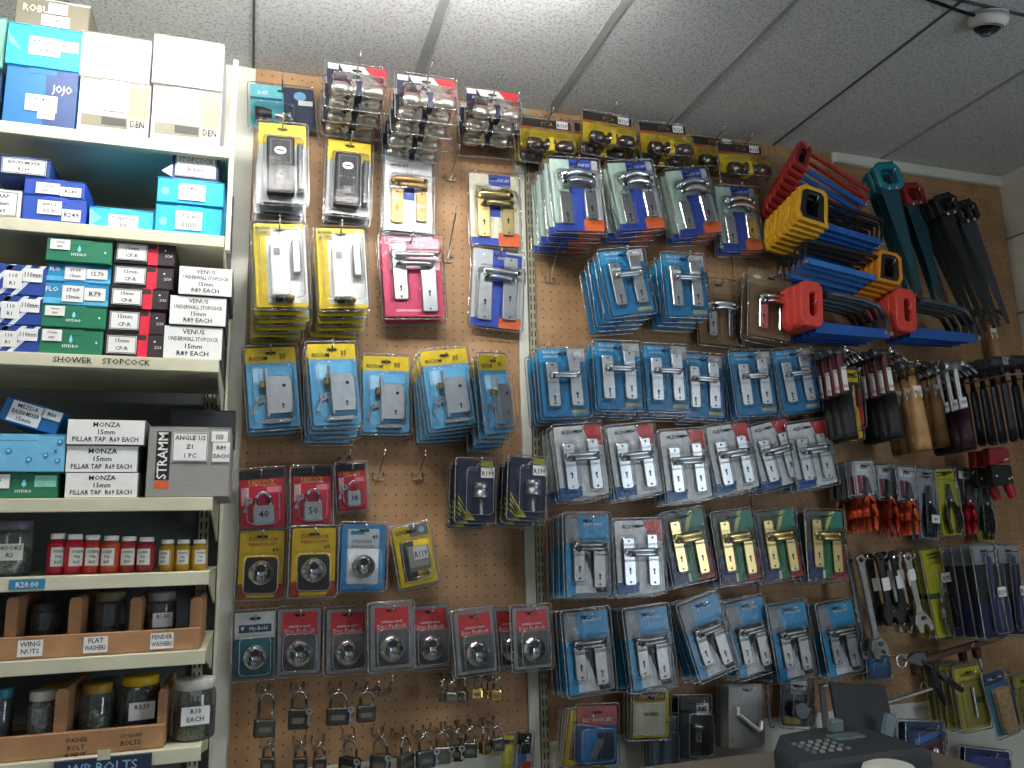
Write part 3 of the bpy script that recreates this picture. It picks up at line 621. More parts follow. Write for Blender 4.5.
CG = {'#2b1f24': 'black and red boxes', '#16704f': 'green boxes', '#1f86b8': 'blue boxes among the green', '#1c3f8f': 'navy striped boxes', '#d9d9d6': 'handwritten stopcock boxes', '#dadad7': 'handwritten pillar tap boxes', '#bab7aa': 'white lamp boxes', '#1f47a6': 'royal blue boxes', '#1fb0e4': 'bright cyan boxes'}
def carton(px, base, label, on=None, patches=(), texts=(), stick=(), Y=SF+.012, depth=.19, roll=0., yaw=0., name='carton', cat='box', flap=True, group=None, side=None, kids=()):
    x0, x1, y0, y1 = px
    group = group or CG.get(base)
    X0 = at(x0, (y0+y1)/2, Y)[0]; X1 = at(x1, (y0+y1)/2, Y)[0]; cx = (x0+x1)/2
    zt, zb = at(cx, y0, Y)[1], at(cx, y1, Y)[1]
    if on is not None: zb = on+.0007
    w, h = X1-X0, zt-zb
    q = lambda u, v: ((u-.5)*w, h-v*h)
    bm = mat('carton_'+base, base, .55, 0, .03, 25)
    b = MB().box(-w/2, w/2, 0, depth, 0, h-.0012, side or bm, .0015)
    ps = [Part('box_body', b)]
    f = MB().box(-w/2+.001, w/2-.001, -.0016, .0, .001, h-.0025, bm, .0006)
    for i, (poly, mt) in enumerate(patches): f.patch([q(*p) for p in poly], -.0019-.0002*i, mt)
    for t in texts:
        s, u, v, hh, mt = t[:5]; x, z = q(u, v); f.text(s, x, z, -.0032, hh*h, mt, (t[5] if len(t) > 5 else .9)*w, t[6] if len(t) > 6 else 0)
    lid = MB().box(-w/2-.0006, w/2+.0006, -.0018, depth, h-.0012, h, bm); tab = MB().box(-w*.2, w*.2, -.0021, -.0002, h-.012, h-.001, bm, .0004, .003)
    ps += [Part('end_flap', f), Part('lid', lid, None, [Part('tuck_tab', tab)] if flap else [])]
    for st_ in stick:
        u0, v0, u1, v1, lines = st_[:5]; mt = st_[5] if len(st_) > 5 else INK
        (xa, za), (xb, zb2) = q(u0, v0), q(u1, v1)
        sb = MB().box(xa, xb, -.0037, -.0033, zb2, za, PAPER)
        if len(st_) > 6: sb.ring([(xa+.001, za-.001), (xa+.001, zb2+.001), (xb-.001, zb2+.001), (xb-.001, za-.001)], [(xa+.002, za-.002), (xa+.002, zb2+.002), (xb-.002, zb2+.002), (xb-.002, za-.002)], -.0041, -.0036, INK)
        n = len(lines); lh = (za-zb2)/(n+.3)
        for i, t in enumerate(lines): sb.text(t, (xa+xb)/2, za-lh*(i+.65), -.0042, lh*(.66 if n >= 3 and zb2 < h*.06 else .5), mt, (xb-xa)*.86)
        ps.append(Part('sticker', sb, 'white sticker'))
    ps += list(kids)
    thing(name, label, cat, ps, ((X0+X1)/2, Y, zb), (0, roll, yaw), group)
    return zb+h+.0006
CY = '#1fb5e0'; LW = M('#f4f4f2', .6)
# top shelf
s1 = TZ[0]
z = carton((4, 77, 69, 121), '#176aa6', 'dark blue box with swirl logo on the top shelf', s1, [(R4(.56, 0, 1, 1), M('#1b3a70', .5))], [('JOJO', .8, .33, .14, WHITE, .28)], [(.3, .46, .74, .74, ['R149', '90mm']), (.48, .75, .72, .86, ['VALVE'])])
z = carton((6, 82, 27, 69), CY, 'cyan box with white label below the beige box', z, [([(.0, .2), (.22, .66), (.05, .5)], M('#6fd0ea'))], [], [(.3, .28, .72, .72, ['BALL 15', 'BIB']), (.72, .3, .96, .56, ['R125'])], Y=SF+.010)
carton((15, 90, 1, 27), '#6c6655', 'beige box topmost at the corner of the top shelf', z, [(R4(0, 0, 1, .06), LW)], [('ROBUST', .35, .4, .26, M('#d8d2c0'), .5)], [(.44, .12, .7, .5, ['15mm', 'R190']), (.36, .56, .74, .95, ['TAP'])], Y=SF+.014)
zz = carton((-26, 1, 70, 121), '#20466e', 'dark navy box at the far end of the top shelf', s1, Y=SF+.04); carton((-30, 5, 16, 68), '#7fb8a6', 'mint green box on the dark navy box', zz, Y=SF+.03)
BEI = M('#a09470', .6); DKB = M('#2f2f29', .6)
def lamp_box(px, on, lab, printed=True, Y=SF+.012):
    pt = [(R4(.02, .05, .28, .5), M('#e4e4dc')), (R4(.7, .05, .98, .66), BEI), (R4(.06, .66, .7, .86), M('#6d6750')), (R4(.34, .68, .68, .82), DKB)] if printed else [(R4(.03, .1, .3, .6), M('#efece0'))]
    tx = [('DEN', .84, .76, .13, INK, .2), ('LIGHT', .18, .3, .1, M('#b8b49c'), .2)] if printed else [('LAMP', .16, .2, .08, M('#c8c4ae'), .2)]
    return carton(px, '#bab7aa', lab, on, pt, tx, [(.3, .12, .68, .56, ['110mm', 'TWIN'], M('#9a978a'))] if printed else [], Y=Y, side=M('#cfccd0', .6), depth=.15)
z1 = lamp_box((78, 150, 81, 130), s1, 'white lamp box with beige print beside the dark blue box'); lamp_box((80, 151, 36, 80), z1, 'plain white box on the first printed lamp box', False)
z1 = lamp_box((151.5, 221.5, 89, 138), s1, 'white lamp box with beige print at the end of the top shelf'); lamp_box((152.5, 223.5, 39, 88), z1, 'plain white box topmost at the end of the top shelf', False, SF+.008)
# second shelf
s2 = TZ[1]
carton((-30, 21, 189, 217), '#e8e8e4', 'white box with black bordered label on the second shelf', s2, stick=[(.3, .08, .95, .92, ['TRAP', '40mm', 'R69'], INK, 1)])
z = carton((22, 86, 197, 222), '#1f47a6', 'royal blue box with barcode label, lower of two', s2, stick=[(.24, .18, .62, .7, ['6001 2', '||||| ||||']), (.63, .45, .93, .9, ['R249'])])
z = carton((24, 85, 180, 196), '#1f47a6', 'royal blue box with barcode label, upper of two', z, stick=[(.2, .25, .59, .9, ['||||| ||||', '6001 2']), (.6, .4, .95, .95, ['R249'])], Y=SF+.014)
carton((-6, 50, 157, 179), '#1d3d78', 'navy box with R299 label lying on the blue boxes', z, stick=[(.14, .12, .94, .9, ['BASIN MIXER', 'R299'], INK, 1)], Y=SF+.016)
carton((89, 154, 209, 229), '#3bb7e2', 'flat cyan box alone in the middle of the second shelf', s2, [([(.0, .1), (.2, .5), (.02, .9)], M('#7fd3ee'))], [], [(.3, .3, .76, .95, ['TOILET 1/2', '|||||||'])], Y=SF+.02)
z = carton((155, 222, 206, 234), '#1fb0e4', 'bright cyan box, lower of two at the end', s2, [(oval(.12, .6, .12, .3), M('#7fd3ee'))], [], [(.3, .2, .7, .85, ['1/2 in', '|||||||||'])])
z = carton((157, 224, 180, 206), '#1fb0e4', 'bright cyan box under the open navy box', z, [(oval(.12, .55, .12, .3), M('#7fd3ee'))], [], [(.32, .2, .72, .85, ['3/4 in', '|||||||||'])], Y=SF+.008)
fl = MB().prism([(-.062, .018), (-.030, .0), (-.030, .043)], -.001, .001, LW)
carton((172, 219, 152, 179), '#26365e', 'small navy box with white label and open white flap', z, stick=[(.08, .1, .94, .86, ['STOPCOCK', 'R399'], M('#8a3a44'), 1)], Y=SF+.02, kids=[Part('open_flap', fl, 'white flap')])
# third shelf
s3 = TZ[2]; z = s3
stripes = [([(a, 1), (a+.07, 1), (min(1.0, a+.42), max(0, .0)), (min(.93, a+.35), 0)], M('#d5dcec')) for a in (-.0, .2, .4, .58)]
for px, lab in (((-40, 41, 325, 350), 'navy striped box with white labels, lowest of three'), ((-38, 43, 295, 325), 'navy striped box with white labels, middle of three'), ((-36, 46, 264, 295), 'navy striped box with white labels, top of three')):
    z = carton(px, '#1c3f8f', lab, z, stripes, [], [(.48, .22, .71, .8, ['110', 'R1']), (.715, .1, .96, .55, ['110mm'])])
z = s3; DG = '#16704f'; AQ = '#1f86b8'
def green(px, on, lab, y=SF+.012): return carton(px, DG, lab, on, [([(.5, .2), (.53, .45), (.5, .56), (.47, .45)], M('#7fd8ea')), (oval(.9, .5, .03, .1), WHITE)], [('HYDRO', .5, .68, .12, WHITE, .25)], [(.06, .06, .36, .5, ['15mm', 'R89'])], Y=y)
def aqua(px, on, lab, tx, y=SF+.012): return carton(px, AQ, lab, on, [(R4(.0, .7, 1, .95), M('#5cb2d8'))], [('FLO', .12, .35, .2, WHITE, .2)], [(.28, .15, .61, .85, ['STOP', '15mm']), (.62, .2, .95, .75, [tx])], Y=y)
z = green((38, 103, 329, 354), z, 'green box with drop emblem, lowest beside the striped boxes'); z = green((41, 106, 306, 329), z, 'green box with drop emblem, second from the bottom', SF+.009)
z = aqua((44, 109, 283, 305), z, 'blue box with R79 stickers in the green stack, lower', 'R79'); z = aqua((47, 111, 265, 283), z, 'blue box with paper label just under the top green box', '12.70', SF+.016)
z = green((46, 112, 240, 264), z, 'green box with drop emblem at the top of the stack', SF+.006)
z = s3
for k, (px, yy) in enumerate((((104, 164, 334, 357), 0), ((107, 166, 310, 334), .004), ((109, 169, 288, 310), 0), ((112, 174, 266, 288), .005), ((114, 175, 243, 266), .002))):
    z = carton(px, '#2b1f24', 'black and red box with white label, %s' % ['bottom of its stack of five', 'second up in the stack', 'third up in the stack', 'fourth up in the stack', 'top of the stack beside the top green box'][k], z,
        [(R4(.56, 0, .72, 1), M('#d8243e')), (oval(.84, .3, .03, .08), WHITE)], [('2/24', .9, .55, .12, M('#cfcfcf'), .12)], [(.05, .12, .54, .86, ['15mm', 'CP-R'], INK, 1)], Y=SF+.012+yy)
z = s3
for k, (px, yy) in enumerate((((164, 222, 327, 359), 0), ((170, 226, 297, 327), -.004), ((179, 232, 268, 297), -.008))):
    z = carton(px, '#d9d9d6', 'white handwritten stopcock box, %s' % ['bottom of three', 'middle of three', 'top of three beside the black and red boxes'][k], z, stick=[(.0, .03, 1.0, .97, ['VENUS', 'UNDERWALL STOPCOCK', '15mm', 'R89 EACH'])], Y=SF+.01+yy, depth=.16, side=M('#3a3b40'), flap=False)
# fourth shelf
s4 = TZ[3]
z = carton((-30, 59, 473, 498), '#1d6b4e', 'green box with drop emblem under the pale blue box', s4, [([(.6, .2), (.63, .45), (.6, .56), (.57, .45)], M('#7fd8ea')), (R4(.72, .1, .97, .55), M('#86c9b8'))], [('HYDRO', .6, .72, .12, WHITE, .2)], [(.1, .06, .44, .6, ['R49'])], Y=SF+.02)
z = carton((-30, 65, 434, 473), '#6fb6dc', 'pale blue box printed with small rings', z, [(oval(u, v, s*.055, s*.13, 14), M('#24689c')) for u, v, s in ((.12, .5, 1), (.4, .45, 1.2), (.62, .68, 1.2), (.8, .56, 1), (.94, .2, 1.1), (.93, .7, 1), (.9, .45, .6))] +
     [(oval(u, v, s*.036, s*.085, 14), M('#8cc8e8')) for u, v, s in ((.12, .5, 1), (.4, .45, 1.2), (.62, .68, 1.2), (.8, .56, 1), (.94, .2, 1.1), (.93, .7, 1))])
carton((-4, 58, 403, 431), '#1c66a4', 'tilted blue box with paper label on the pale blue box', z+.017, stick=[(.14, .08, .68, .95, ['MEZDA', 'BASIN MIXER', '15mm']), (.66, .06, .99, .45, ['R50'])], roll=math.radians(17), Y=SF+.05)
z = s4
for k, (px, yy) in enumerate((((65, 138, 473, 498), 0), ((66, 138, 446, 473), .003), ((67, 145, 420, 446), -.002))):
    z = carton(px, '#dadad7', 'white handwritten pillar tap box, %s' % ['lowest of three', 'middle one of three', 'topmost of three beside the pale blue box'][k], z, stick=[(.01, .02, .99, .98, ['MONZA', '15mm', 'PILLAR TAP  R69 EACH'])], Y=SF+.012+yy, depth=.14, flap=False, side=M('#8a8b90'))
carton((147, 230, 427, 498), '#8f8e8a', 'large grey carton with black and orange panel, end of the fourth shelf', s4, [(R4(.10, .07, .27, .76), INK), (R4(.10, .77, .27, .88), M('#d8632e'))],
       [('STRAMM', .185, .415, .13, WHITE, .6, PI/2)] + [('..... ....', .52, .55+.07*i, .03, INK, .3) for i in range(5)], [(.29, .08, .72, .5, ['ANGLE 1/2', 'Z1', '1 PC'], INK, 1), (.76, .06, .96, .21, ['|||||']), (.78, .22, .99, .5, ['R89', 'EACH'])], Y=SF+.006, depth=.26)
carton((170, 235, 410, 428), '#2b2f33', 'dark flat box behind the grey carton', s4+.118, Y=SF+.16, depth=.12)

# bottles and jars
def bottle(x, ytop, Y, r, color, label, group):
    zt = at(x, ytop, Y)[1]; X = at(x, 555, Y)[0]; z0 = TZ[4]; H = zt-z0; z0 += .0008
    b = MB().lathe([(r*.9, 0), (r, .004), (r, H*.72), (r*.9, H*.79), (r*.62, H*.84), (r*.6, H*.88)], color, n=16)
    c = MB().lathe([(r*.72, H*.865), (r*.76, H*.87), (r*.76, H*.985), (r*.66, H)], LW, n=16)
    n = 9; L = []
    for zz in (H*.2, H*.66): L.append([(r*1.015*math.sin(a), -r*1.015*math.cos(a), zz) for a in [(-.75+1.5*i/(n-1)) for i in range(n)]])
    lb = MB().add(L[0]+L[1], [(i, i+1, n+i+1, n+i) for i in range(n-1)], PAPER)
    for t, zz in (('OXIDE', .56), ('50g', .44), ('R35', .3)): lb.text(t, 0, H*zz, -r*1.04, H*.07, INK, r*1.1)
    thing('bottle', label, 'bottle', [Part('bottle_body', b), Part('cap', c, 'white cap'), Part('label', lb)], (X, Y, z0), (0, 0, rnd.uniform(-.4, .5)), group)
reds = ['#b3122e', '#b8142c', '#c2362c', '#b84a2a', '#a83030', '#8f2a30']
for i, x in enumerate((57, 74, 92, 110.5, 128.5, 146)):
    bottle(x, 534+i*.7, -.33-.006*(i % 2), .0165, mat('bottle_red%d' % i, reds[i], .35, 0, .05), 'small red bottle with white cap, %s in the row from the clear jar' % ['first', 'second', 'third', 'fourth', 'fifth', 'sixth'][i], 'red oxide bottles')
for i, x in enumerate((167, 183, 199)):
    bottle(x, 540, -.33, .0145, mat('bottle_yellow', '#b98f1c', .35, 0, .05), 'small yellow bottle with yellow cap, %s' % ['nearest the red bottles', 'middle of three', 'last beside the shelf end'][i], 'yellow oxide bottles')
def bits_mb(r, h, hx, sc=95, metal=.8):
    m = mat('bits_'+hx, hx, .35, metal, .6, sc*2.2, 1.0); b = MB(); L = []; n = 18
    for k in range(7):
        t = k/6
        L.append([(r*(1+rnd.uniform(-.05, .03))*math.cos(2*PI*j/n), r*(1+rnd.uniform(-.05, .03))*math.sin(2*PI*j/n), h*t+rnd.uniform(-.002, .002)) for j in range(n)])
    L.append([(r*.5*math.cos(2*PI*j/n), r*.5*math.sin(2*PI*j/n), h*1.1+rnd.uniform(-.006, .006)) for j in range(n)])
    return b.loops(L, m)
def jar(px, shelf, Y, lid, label, fill, fh=.6, tag=None, lidh=.016, glass=None, base=.0):
    x0, x1, yt = px; z0 = TZ[shelf]+base+.0008; X0, X1 = at(x0, yt+30, Y)[0], at(x1, yt+30, Y)[0]; r = (X1-X0)/2; H = at((x0+x1)/2, yt, Y)[1]-z0
    b = MB().lathe([(r*.92, 0), (r, .006), (r, H*.72), (r*.94, H*.8), (r*.84, H*.86), (r*.84, H-.006)], glass or GLASS, n=20, cap1=False)
    lm = mat('lid_'+lid, lid, .45)
    c = MB().lathe([(r*.88, H-lidh), (r*.9, H-lidh+.001), (r*.9, H-.002), (r*.85, H), (r*.4, H+.0005)], lm, n=20)
    ps = [Part('jar_body', b), Part('lid', c), Part('contents', bits_mb(r*.9, (H-.02)*fh, fill), kind='stuff', loc=(0, 0, .004))]
    if tag:
        lb = MB().box(-r*.62, r*.62, -r*1.04, -r*1.02, H*.28, H*.58, PAPER)
        for i, t in enumerate(tag): lb.text(t, 0, H*(.5-.13*i), -r*1.06, H*.08, INK, r*1.1)
        ps.append(Part('label', lb, 'white handwritten label'))
    thing('jar', label, 'jar', ps, ((X0+X1)/2, Y, z0), (0, 0, rnd.uniform(-.25, .25)), 'jars of small hardware')
jar((-8, 33, 521), 4, -.31, '#6d6480', 'tall clear jar with purplish lid beside the red bottles', '#8f9496', .5, ['HOOKS', 'R2'])
RB = .013
jar((29, 61, 603), 5, -.31, '#4c4f50', 'dark jar in the first bay of the upper wooden rack', '#3f4246', .5, base=RB)
jar((93, 126, 592), 5, -.31, '#8c8a70', 'clear jar of washers above the FLAT WASHERS tag', '#9a9c9c', .35, base=RB); jar((144, 176, 592), 5, -.31, '#9a9a92', 'clear jar with white parts near the rack end', '#d9d9d4', .5, ['R1.50'], base=RB)
jar((-14, 13, 688), 6, -.31, '#23808c', 'jar with teal lid at the edge of the bottom shelf', '#5a5c5e', .75, base=RB); jar((26, 60, 690), 6, -.33, '#d5d5cf', 'jar with white lid full of shiny nuts', '#b7b9bc', .85, base=RB)
jar((38, 72, 683), 6, -.22, '#b59a32', 'jar with dull yellow lid behind the white lidded jar', '#4b4c4e', .6, base=RB)
jar((79, 113, 683), 6, -.31, '#a8842e', 'jar with ochre lid of shiny bolts in the lower rack', '#c3c2bd', .45, base=RB); jar((88, 120, 678), 6, -.2, '#7b7d78', 'jar with grey lid behind the ochre lidded jar', '#4b4c4e', .5, base=RB)
jar((119, 160, 675), 6, -.31, '#d9b21c', 'jar with bright yellow lid beside the rack end', '#565f68', .8, ['R3.50'], base=RB)
jar((171, 216, 678), 6, -.33, '#c9c9c0', 'wide jar with white lid beyond the wooden rack', '#6a6d58', .55, ['R10', 'EACH'], lidh=.018)
def rack(pxs, ydiv, rail, shelf, tags, label, xl):
    Y = SF+.012; z0 = TZ[shelf]+.0008; X1 = at(pxs[-1][1], 640, Y)[0]
    ps = [Part('base_board', MB().box(xl, X1, Y+.014, Y+.20, z0, z0+.012, RAWWOOD))]
    zt = at(rail[2], rail[0], Y)[1]
    fr = MB().box(xl, X1-.001, Y, Y+.013, z0, zt, RAWWOOD, .001); ps.append(Part('front_rail', fr))
    for a, b in pxs:
        xa, xb = at(a, 640, Y)[0], at(b, 640, Y)[0]; zh = at((a+b)/2, ydiv, Y)[1]
        w_ = min(xb-xa, .02); cxx = (xa+xb)/2
        d = MB().loops([[(cxx-w_/2, y, z0+.012), (cxx+w_/2, y, z0+.012), (cxx+w_/2, y, h_-.006), (cxx+w_*.3, y, h_), (cxx-w_*.3, y, h_), (cxx-w_/2, y, h_-.006)] for y, h_ in ((Y+.014, zh), (Y+.20, zh+.002))], RAWWOOD)
        ps.append(Part('divider', d))
    for x, l in tags:
        X = at(x, 640, Y)[0]; zc = max((z0+zt)/2-.001, z0+.0142); t_ = MB().box(X-.019, X+.019, Y-.0012, Y-.0006, zc-.013, zc+.014, PAPER if shelf == 5 else RAWWOOD)
        for i, s in enumerate(l): t_.text(s, X, zc+.007-.012*i, Y-.0016, .008, INK, .034)
        ps.append(Part('label', t_, 'handwritten label'))
    thing('wooden_rack', label, 'rack', ps, group='pine divider racks')
rack([(-60, -50), (1, 13), (64, 79), (127, 139), (188, 200)], 598, (633, 0, 100), 5, [(31, ['WING', 'NUTS']), (96, ['FLAT', 'WASHERS']), (162, ['FENDER', 'WASHERS'])], 'pine divider rack with white tags holding jars, upper', -1.0)
rack([(-60, -50), (57, 73), (161, 170)], 690, (730, 0, 100), 6, [(84, ['WASHER', 'BOLT', '& NUT']), (137, ['CUP SQUARE', 'BOLTS'])], 'pine divider rack with writing on its rail, lower', -1.0)
b = MB().box(-.075, .075, 0, .004, -.05, .0, M('#232c44', .6), .001); b.text('WP BOLTS', 0, -.016, -.001, .016, LBLUE, .12); b.text('R5 EACH', 0, -.037, -.001, .013, LBLUE, .1)
X, Z = at(104, 757, SF-.006); thing('hanging_sign', 'dark blue hand lettered card below the bottom shelf lip', 'sign', [Part('sign_card', b), Part('tape', MB().box(-.01, .01, -.001, 0, -.004, .012, M('#c8c4a8', .4)))], (X, SF-.008, Z))

# ------------------------------------------------------------------ loose padlocks
LOCKB = mat('lock_body', '#4c4a44', .45, .8, .15, 60); LOCKZ = mat('lock_body_pale', '#7d7b74', .4, .85, .12, 60); LOCKS = mat('lock_shackle', '#8f908e', .3, .95, .1)
def loose(px, ptop, pbot, Yd, label, w=.042, body=LOCKB, key=False, tall=1., turn=.25, sr=.0032):
    yf = -Yd; X, Z = at(px, ptop, yf); _, Zb = at(px, pbot, yf); H = Z-Zb
    hb, sh = H*.52*1/tall if tall > 1 else H*.52, 0; sh = H-hb
    b, s = padlock_mb(w, hb, .016, sr, sh-sr, body, LOCKS)
    b.patch(rrect(0, -hb*.55, w*.6, hb*.3, .002), -.0164, M('#5f5d52', .5))
    kc = MB().lathe([(.004, -hb), (.004, -hb-.001), (.002, -hb-.0012)], BRASS, (0, -.008, 0), n=10)
    ps = [Part('padlock_body', b, None, [Part('cylinder', kc)]), Part('shackle', s)]
    if key: ps.append(Part('key', key_mb(w*.55, -.004, .1, hb*.7, -.02), 'small steel key'))
    thing('hanging_padlock', label, 'padlock', ps, (X, yf, Zb+hb), (0, rnd.uniform(-.06, .06), rnd.uniform(-turn, turn)), 'loose padlocks on hooks')
    hook(X, Z-.006, Yd+.02, math.radians(3), 'wire hook of the '+label)
loose(265, 692, 736, .07, 'long shackled grey padlock hanging below the teal disc pack', .044, tall=1.35)
loose(300, 690, 728, .07, 'dark padlock with a key hanging second in the upper row', .044, key=True); loose(338, 691, 724, .07, 'wide dark padlock hanging third in the upper row', .05, key=True)
loose(366, 690, 721, .07, 'square dark padlock hanging last in the upper row', .042)
for px, l in ((269, 'small padlock hanging lowest by the white strip'), (301, 'small padlock hanging second in the lowest row'), (320, 'small padlock hanging third in the lowest row')): loose(px, 744, 770, .06, l, .03)
for i, (px, yt, w, bd) in enumerate(((352, 738, .05, BLACK), (382, 736, .046, DKSTEEL), (403, 737, .044, ZINC), (424, 734, .042, DKSTEEL), (442, 731, .038, ZINC), (457, 730, .034, BLACK), (470, 728, .032, DKSTEEL), (483, 727, .03, BRASS), (497, 725, .028, DKSTEEL))):
    loose(px, yt, yt+38-i*1.6, .07, '%s padlock hanging %s in the long bottom row' % (['wide black', 'dark', 'pale zinc', 'dark', 'pale zinc', 'black', 'small dark', 'small brass', 'smallest dark'][i], ['first', 'second', 'third', 'fourth', 'fifth', 'sixth', 'seventh', 'eighth', 'ninth'][i]), w, LOCKZ if bd is ZINC else bd, key=i < 6, sr=.0028, turn=.8)
for i, (px, yt, bd) in enumerate(((442, 681, ZINC), (452, 682, ZINC), (463, 681, ZINC), (479, 678, BRASS), (490, 679, BRASS), (497, 680, BRASS))):
    loose(px, yt, yt+20, .07+.018*(i % 2), '%s tiny padlock hanging %s under the disc packs' % ('brass' if bd is BRASS else 'grey', ['first', 'second', 'third', 'fourth', 'fifth', 'last'][i]), .026, LOCKZ if bd is ZINC else bd, sr=.002, turn=.7)

def tagpack(key, w, h, base, patches, texts, name, desc, extra=(), depth=.012, mt=None, cat='hardware pack', bl=(.05, .2, .95, .97)):
    KINDS[key] = Kind(name, desc, cat, w, h, depth+.002, card(w, h, base, patches, texts) + list(extra) + [blister(w, h, *bl, depth, mt)])
tagpack('YT', .026, .075, M('#c9c32c', .45), [(R4(.2, .3, .8, .9), M('#d8d24a', .45))], [('B&B', .5, .2, .12, INK, .7)], 'padlock_tag_pack', 'narrow yellow tag pack', [], .01)
stack('YT', 1, (509, 735), (507, 764), 'hook beside the long padlock row')
tagpack('CB', .036, .085, GREYC, [(R4(.0, .0, 1, .3), BLACK), (R4(.1, .5, .7, 1), M('#3d6ea8', .4)), (R4(.3, .75, 1, 1), M('#b8402e', .4))], [], 'padlock_tag_pack', 'small clear pack with blue and red picture', [Part('padlock_body', MB().box(-.013, .013, -.012, -.002, -.03, -.005, BLACK, .001, .002))], .016, BAG)
stack('CB', 1, (525, 733), (523, 768), 'hook by the slotted upright')

# lower packs under the handle rows
w, h = .105, .135; q = uv(w, h)
def rods(n=4): 
    b = MB()
    for i in range(n): b.tube([(q(.3+.05*i, 0)[0], -.006, q(0, .85)[1]), (q(.5+.05*i, 0)[0], -.006, q(0, .55)[1])], .0016, STEEL, 6)
    return b
KINDS['RB'] = Kind('hardware_pack', 'small key pack on red and blue card', 'hardware pack', w, h, .014, card(w, h, M('#2a5d98', .4), [(R4(0, 0, 1, .32), M('#c25a5a', .45)), (R4(.1, .4, .5, .9), M('#3f86c0', .4)), (R4(.5, .45, .92, .9), M('#2a3446', .4))],
    [('KEY HOOK SET', .5, .23, .06, WHITE, .8)]) + [Part('rod', rods()), blister(w, h, .05, .34, .95, .96, .012)])
tagpack('YB', .1, .125, M('#c9a51e', .45), [(R4(.1, .1, .9, .9), M('#4a4434', .4)), (R4(0, .0, 1, .2), M('#d8b81e', .4))], [('FIXINGS', .5, .1, .06, INK, .6)], 'hardware_pack', 'yellow carded fixings pack', [], .010)
stack('RB', 1, (597, 706), (597, 756), 'hook below the bottom blue row', base=.095, hook_on=False); stack('YB', 6, (590, 712), (584, 757), 'hook below the bottom blue row', pitch=.0125)
tagpack('YK2', .1, .11, M('#c9b21e', .45), [(R4(.0, .25, .9, .95), M('#c6c2a4', .4)), (R4(.02, .02, .9, .2), M('#3a3420', .4))], [('CHAIN DOOR', .5, .12, .08, YEL, .7), ('GUARD', .5, .5, .08, INK, .5)], 'hardware_pack', 'yellow and black door guard pack', [], .012)
stack('YK2', 4, (651, 691), (651, 727), 'hook below the second bag', pitch=.016)
bolt = MB().lathe([(.008, 0), (.008, .03), (.014, .032), (.014, .04), (.004, .044)], STEEL, (0, -.016, -.09), 'z', 12)
tagpack('BK', .085, .145, M('#22252a', .4), [(R4(.55, .1, .96, .3), PAPER)], [('R85', .75, .2, .09, INK, .3)], 'hardware_pack', 'black door stop pack with price label', [Part('door_stop', bolt)], .034)
stack('BK', 2, (695, 697), (695, 752), 'hook beside the clear bags')
b = MB().tube([(.0, -.004, -.02), (.004, -.008, -.09), (-.004, -.006, -.13)], [.006, .012, .006], M('#6d7f8c', .3), 8)
tagpack('CG', .085, .15, M('#77838c', .35), [(R4(.1, .1, .9, .95), M('#6a7c8a', .3))], [], 'hardware_pack', 'grey blue hanging bag pack', [Part('hinge', b)], .02, BAG)
stack('CG', 2, (663, 716), (664, 770), 'hook under the yellow and black packs')
w, h = .10, .155; q = uv(w, h)
bag = MB().loops([[(x, -.002, z) for x, z in rrect(0, TOP-h/2, w, h, .004)], [(x*.9, -.016, TOP-h/2+(z-TOP+h/2)*.9) for x, z in rrect(0, TOP-h/2, w, h, .01)]], BAG, cap0=False)
whk = MB().tube([(-.030, -.012, -.040), (-.030, -.012, -.058), (.03, -.014, -.098), (.036, -.012, -.096), (.04, -.012, -.074)], .0058, M('#f4f2ec', .3), 8)
KINDS['WH'] = Kind('hook_bag', 'clear bag with white bent hook', 'bag of hooks', w, h, .02, [Part('backing_card', MB().prism(rrect(0, TOP-h/2, w, h, .004), -.001, .0, M('#a2a4a0', .4))), Part('hang_hole', MB().patch(rrect(0, 0, .02, .005, .002), -.0012, BLACK)), Part('white_hook', whk), Part('bag', bag)])
stack('WH', 4, (745, 684), (746, 740), 'hook below the fourth blue bag')
chn = MB(); 
for i in range(7): chn.tube([(.004*math.cos(a)*(1 if i % 2 else .3), .004*math.cos(a)*(.3 if i % 2 else 1), -.013*i+.008*math.sin(a)) for a in [2*PI*k/10 for k in range(10)]], .0014, CHROME, 5, closed=True)
X, Z = at(767, 687, -.06); thing('hanging_chain', 'short bright chain hanging beside the clear hook bags', 'chain', [Part('chain_links', chn), Part('end_hook', MB().tube([(0, 0, -.088), (.0, 0, -.1), (.01, 0, -.104), (.014, 0, -.096)], .002, CHROME, 6))], (X, -.06, Z)); hook(X, Z+.004, .08, .1, 'wire hook carrying the short bright chain')
tagpack('DK', .085, .12, M('#34383a', .4), [(R4(.3, 0, .9, .3), M('#b5b8b4', .4)), (R4(.1, .8, .7, .95), M('#8f8a2a', .4))], [('R55', .6, .14, .09, INK, .3)], 'hardware_pack', 'dark castor pack with pale header', [Part('wheel', MB().lathe([(.02, -.012), (.024, -.008), (.024, .008), (.02, .012)], DKSTEEL, (.0, -.02, -.06), 'y', 18))], .04, BAG)
stack('DK', 1, (796, 680), (795, 717), 'hook below the fifth blue bag')
X, Z = at(826, 722, -.03); thing('metal_angle', 'dull metal angle bar standing under the last blue bags', 'metal bar', [Part('angle_bar', MB().prism([(-.012, -.09), (.012, -.09), (.004, .1), (-.014, .1)], -.004, .0, M('#5d5c56', .5), .001)), Part('hang_lip', MB().box(-.014, .004, -.02, 0, .097, .1, ZINC))], (X, -.03, Z))

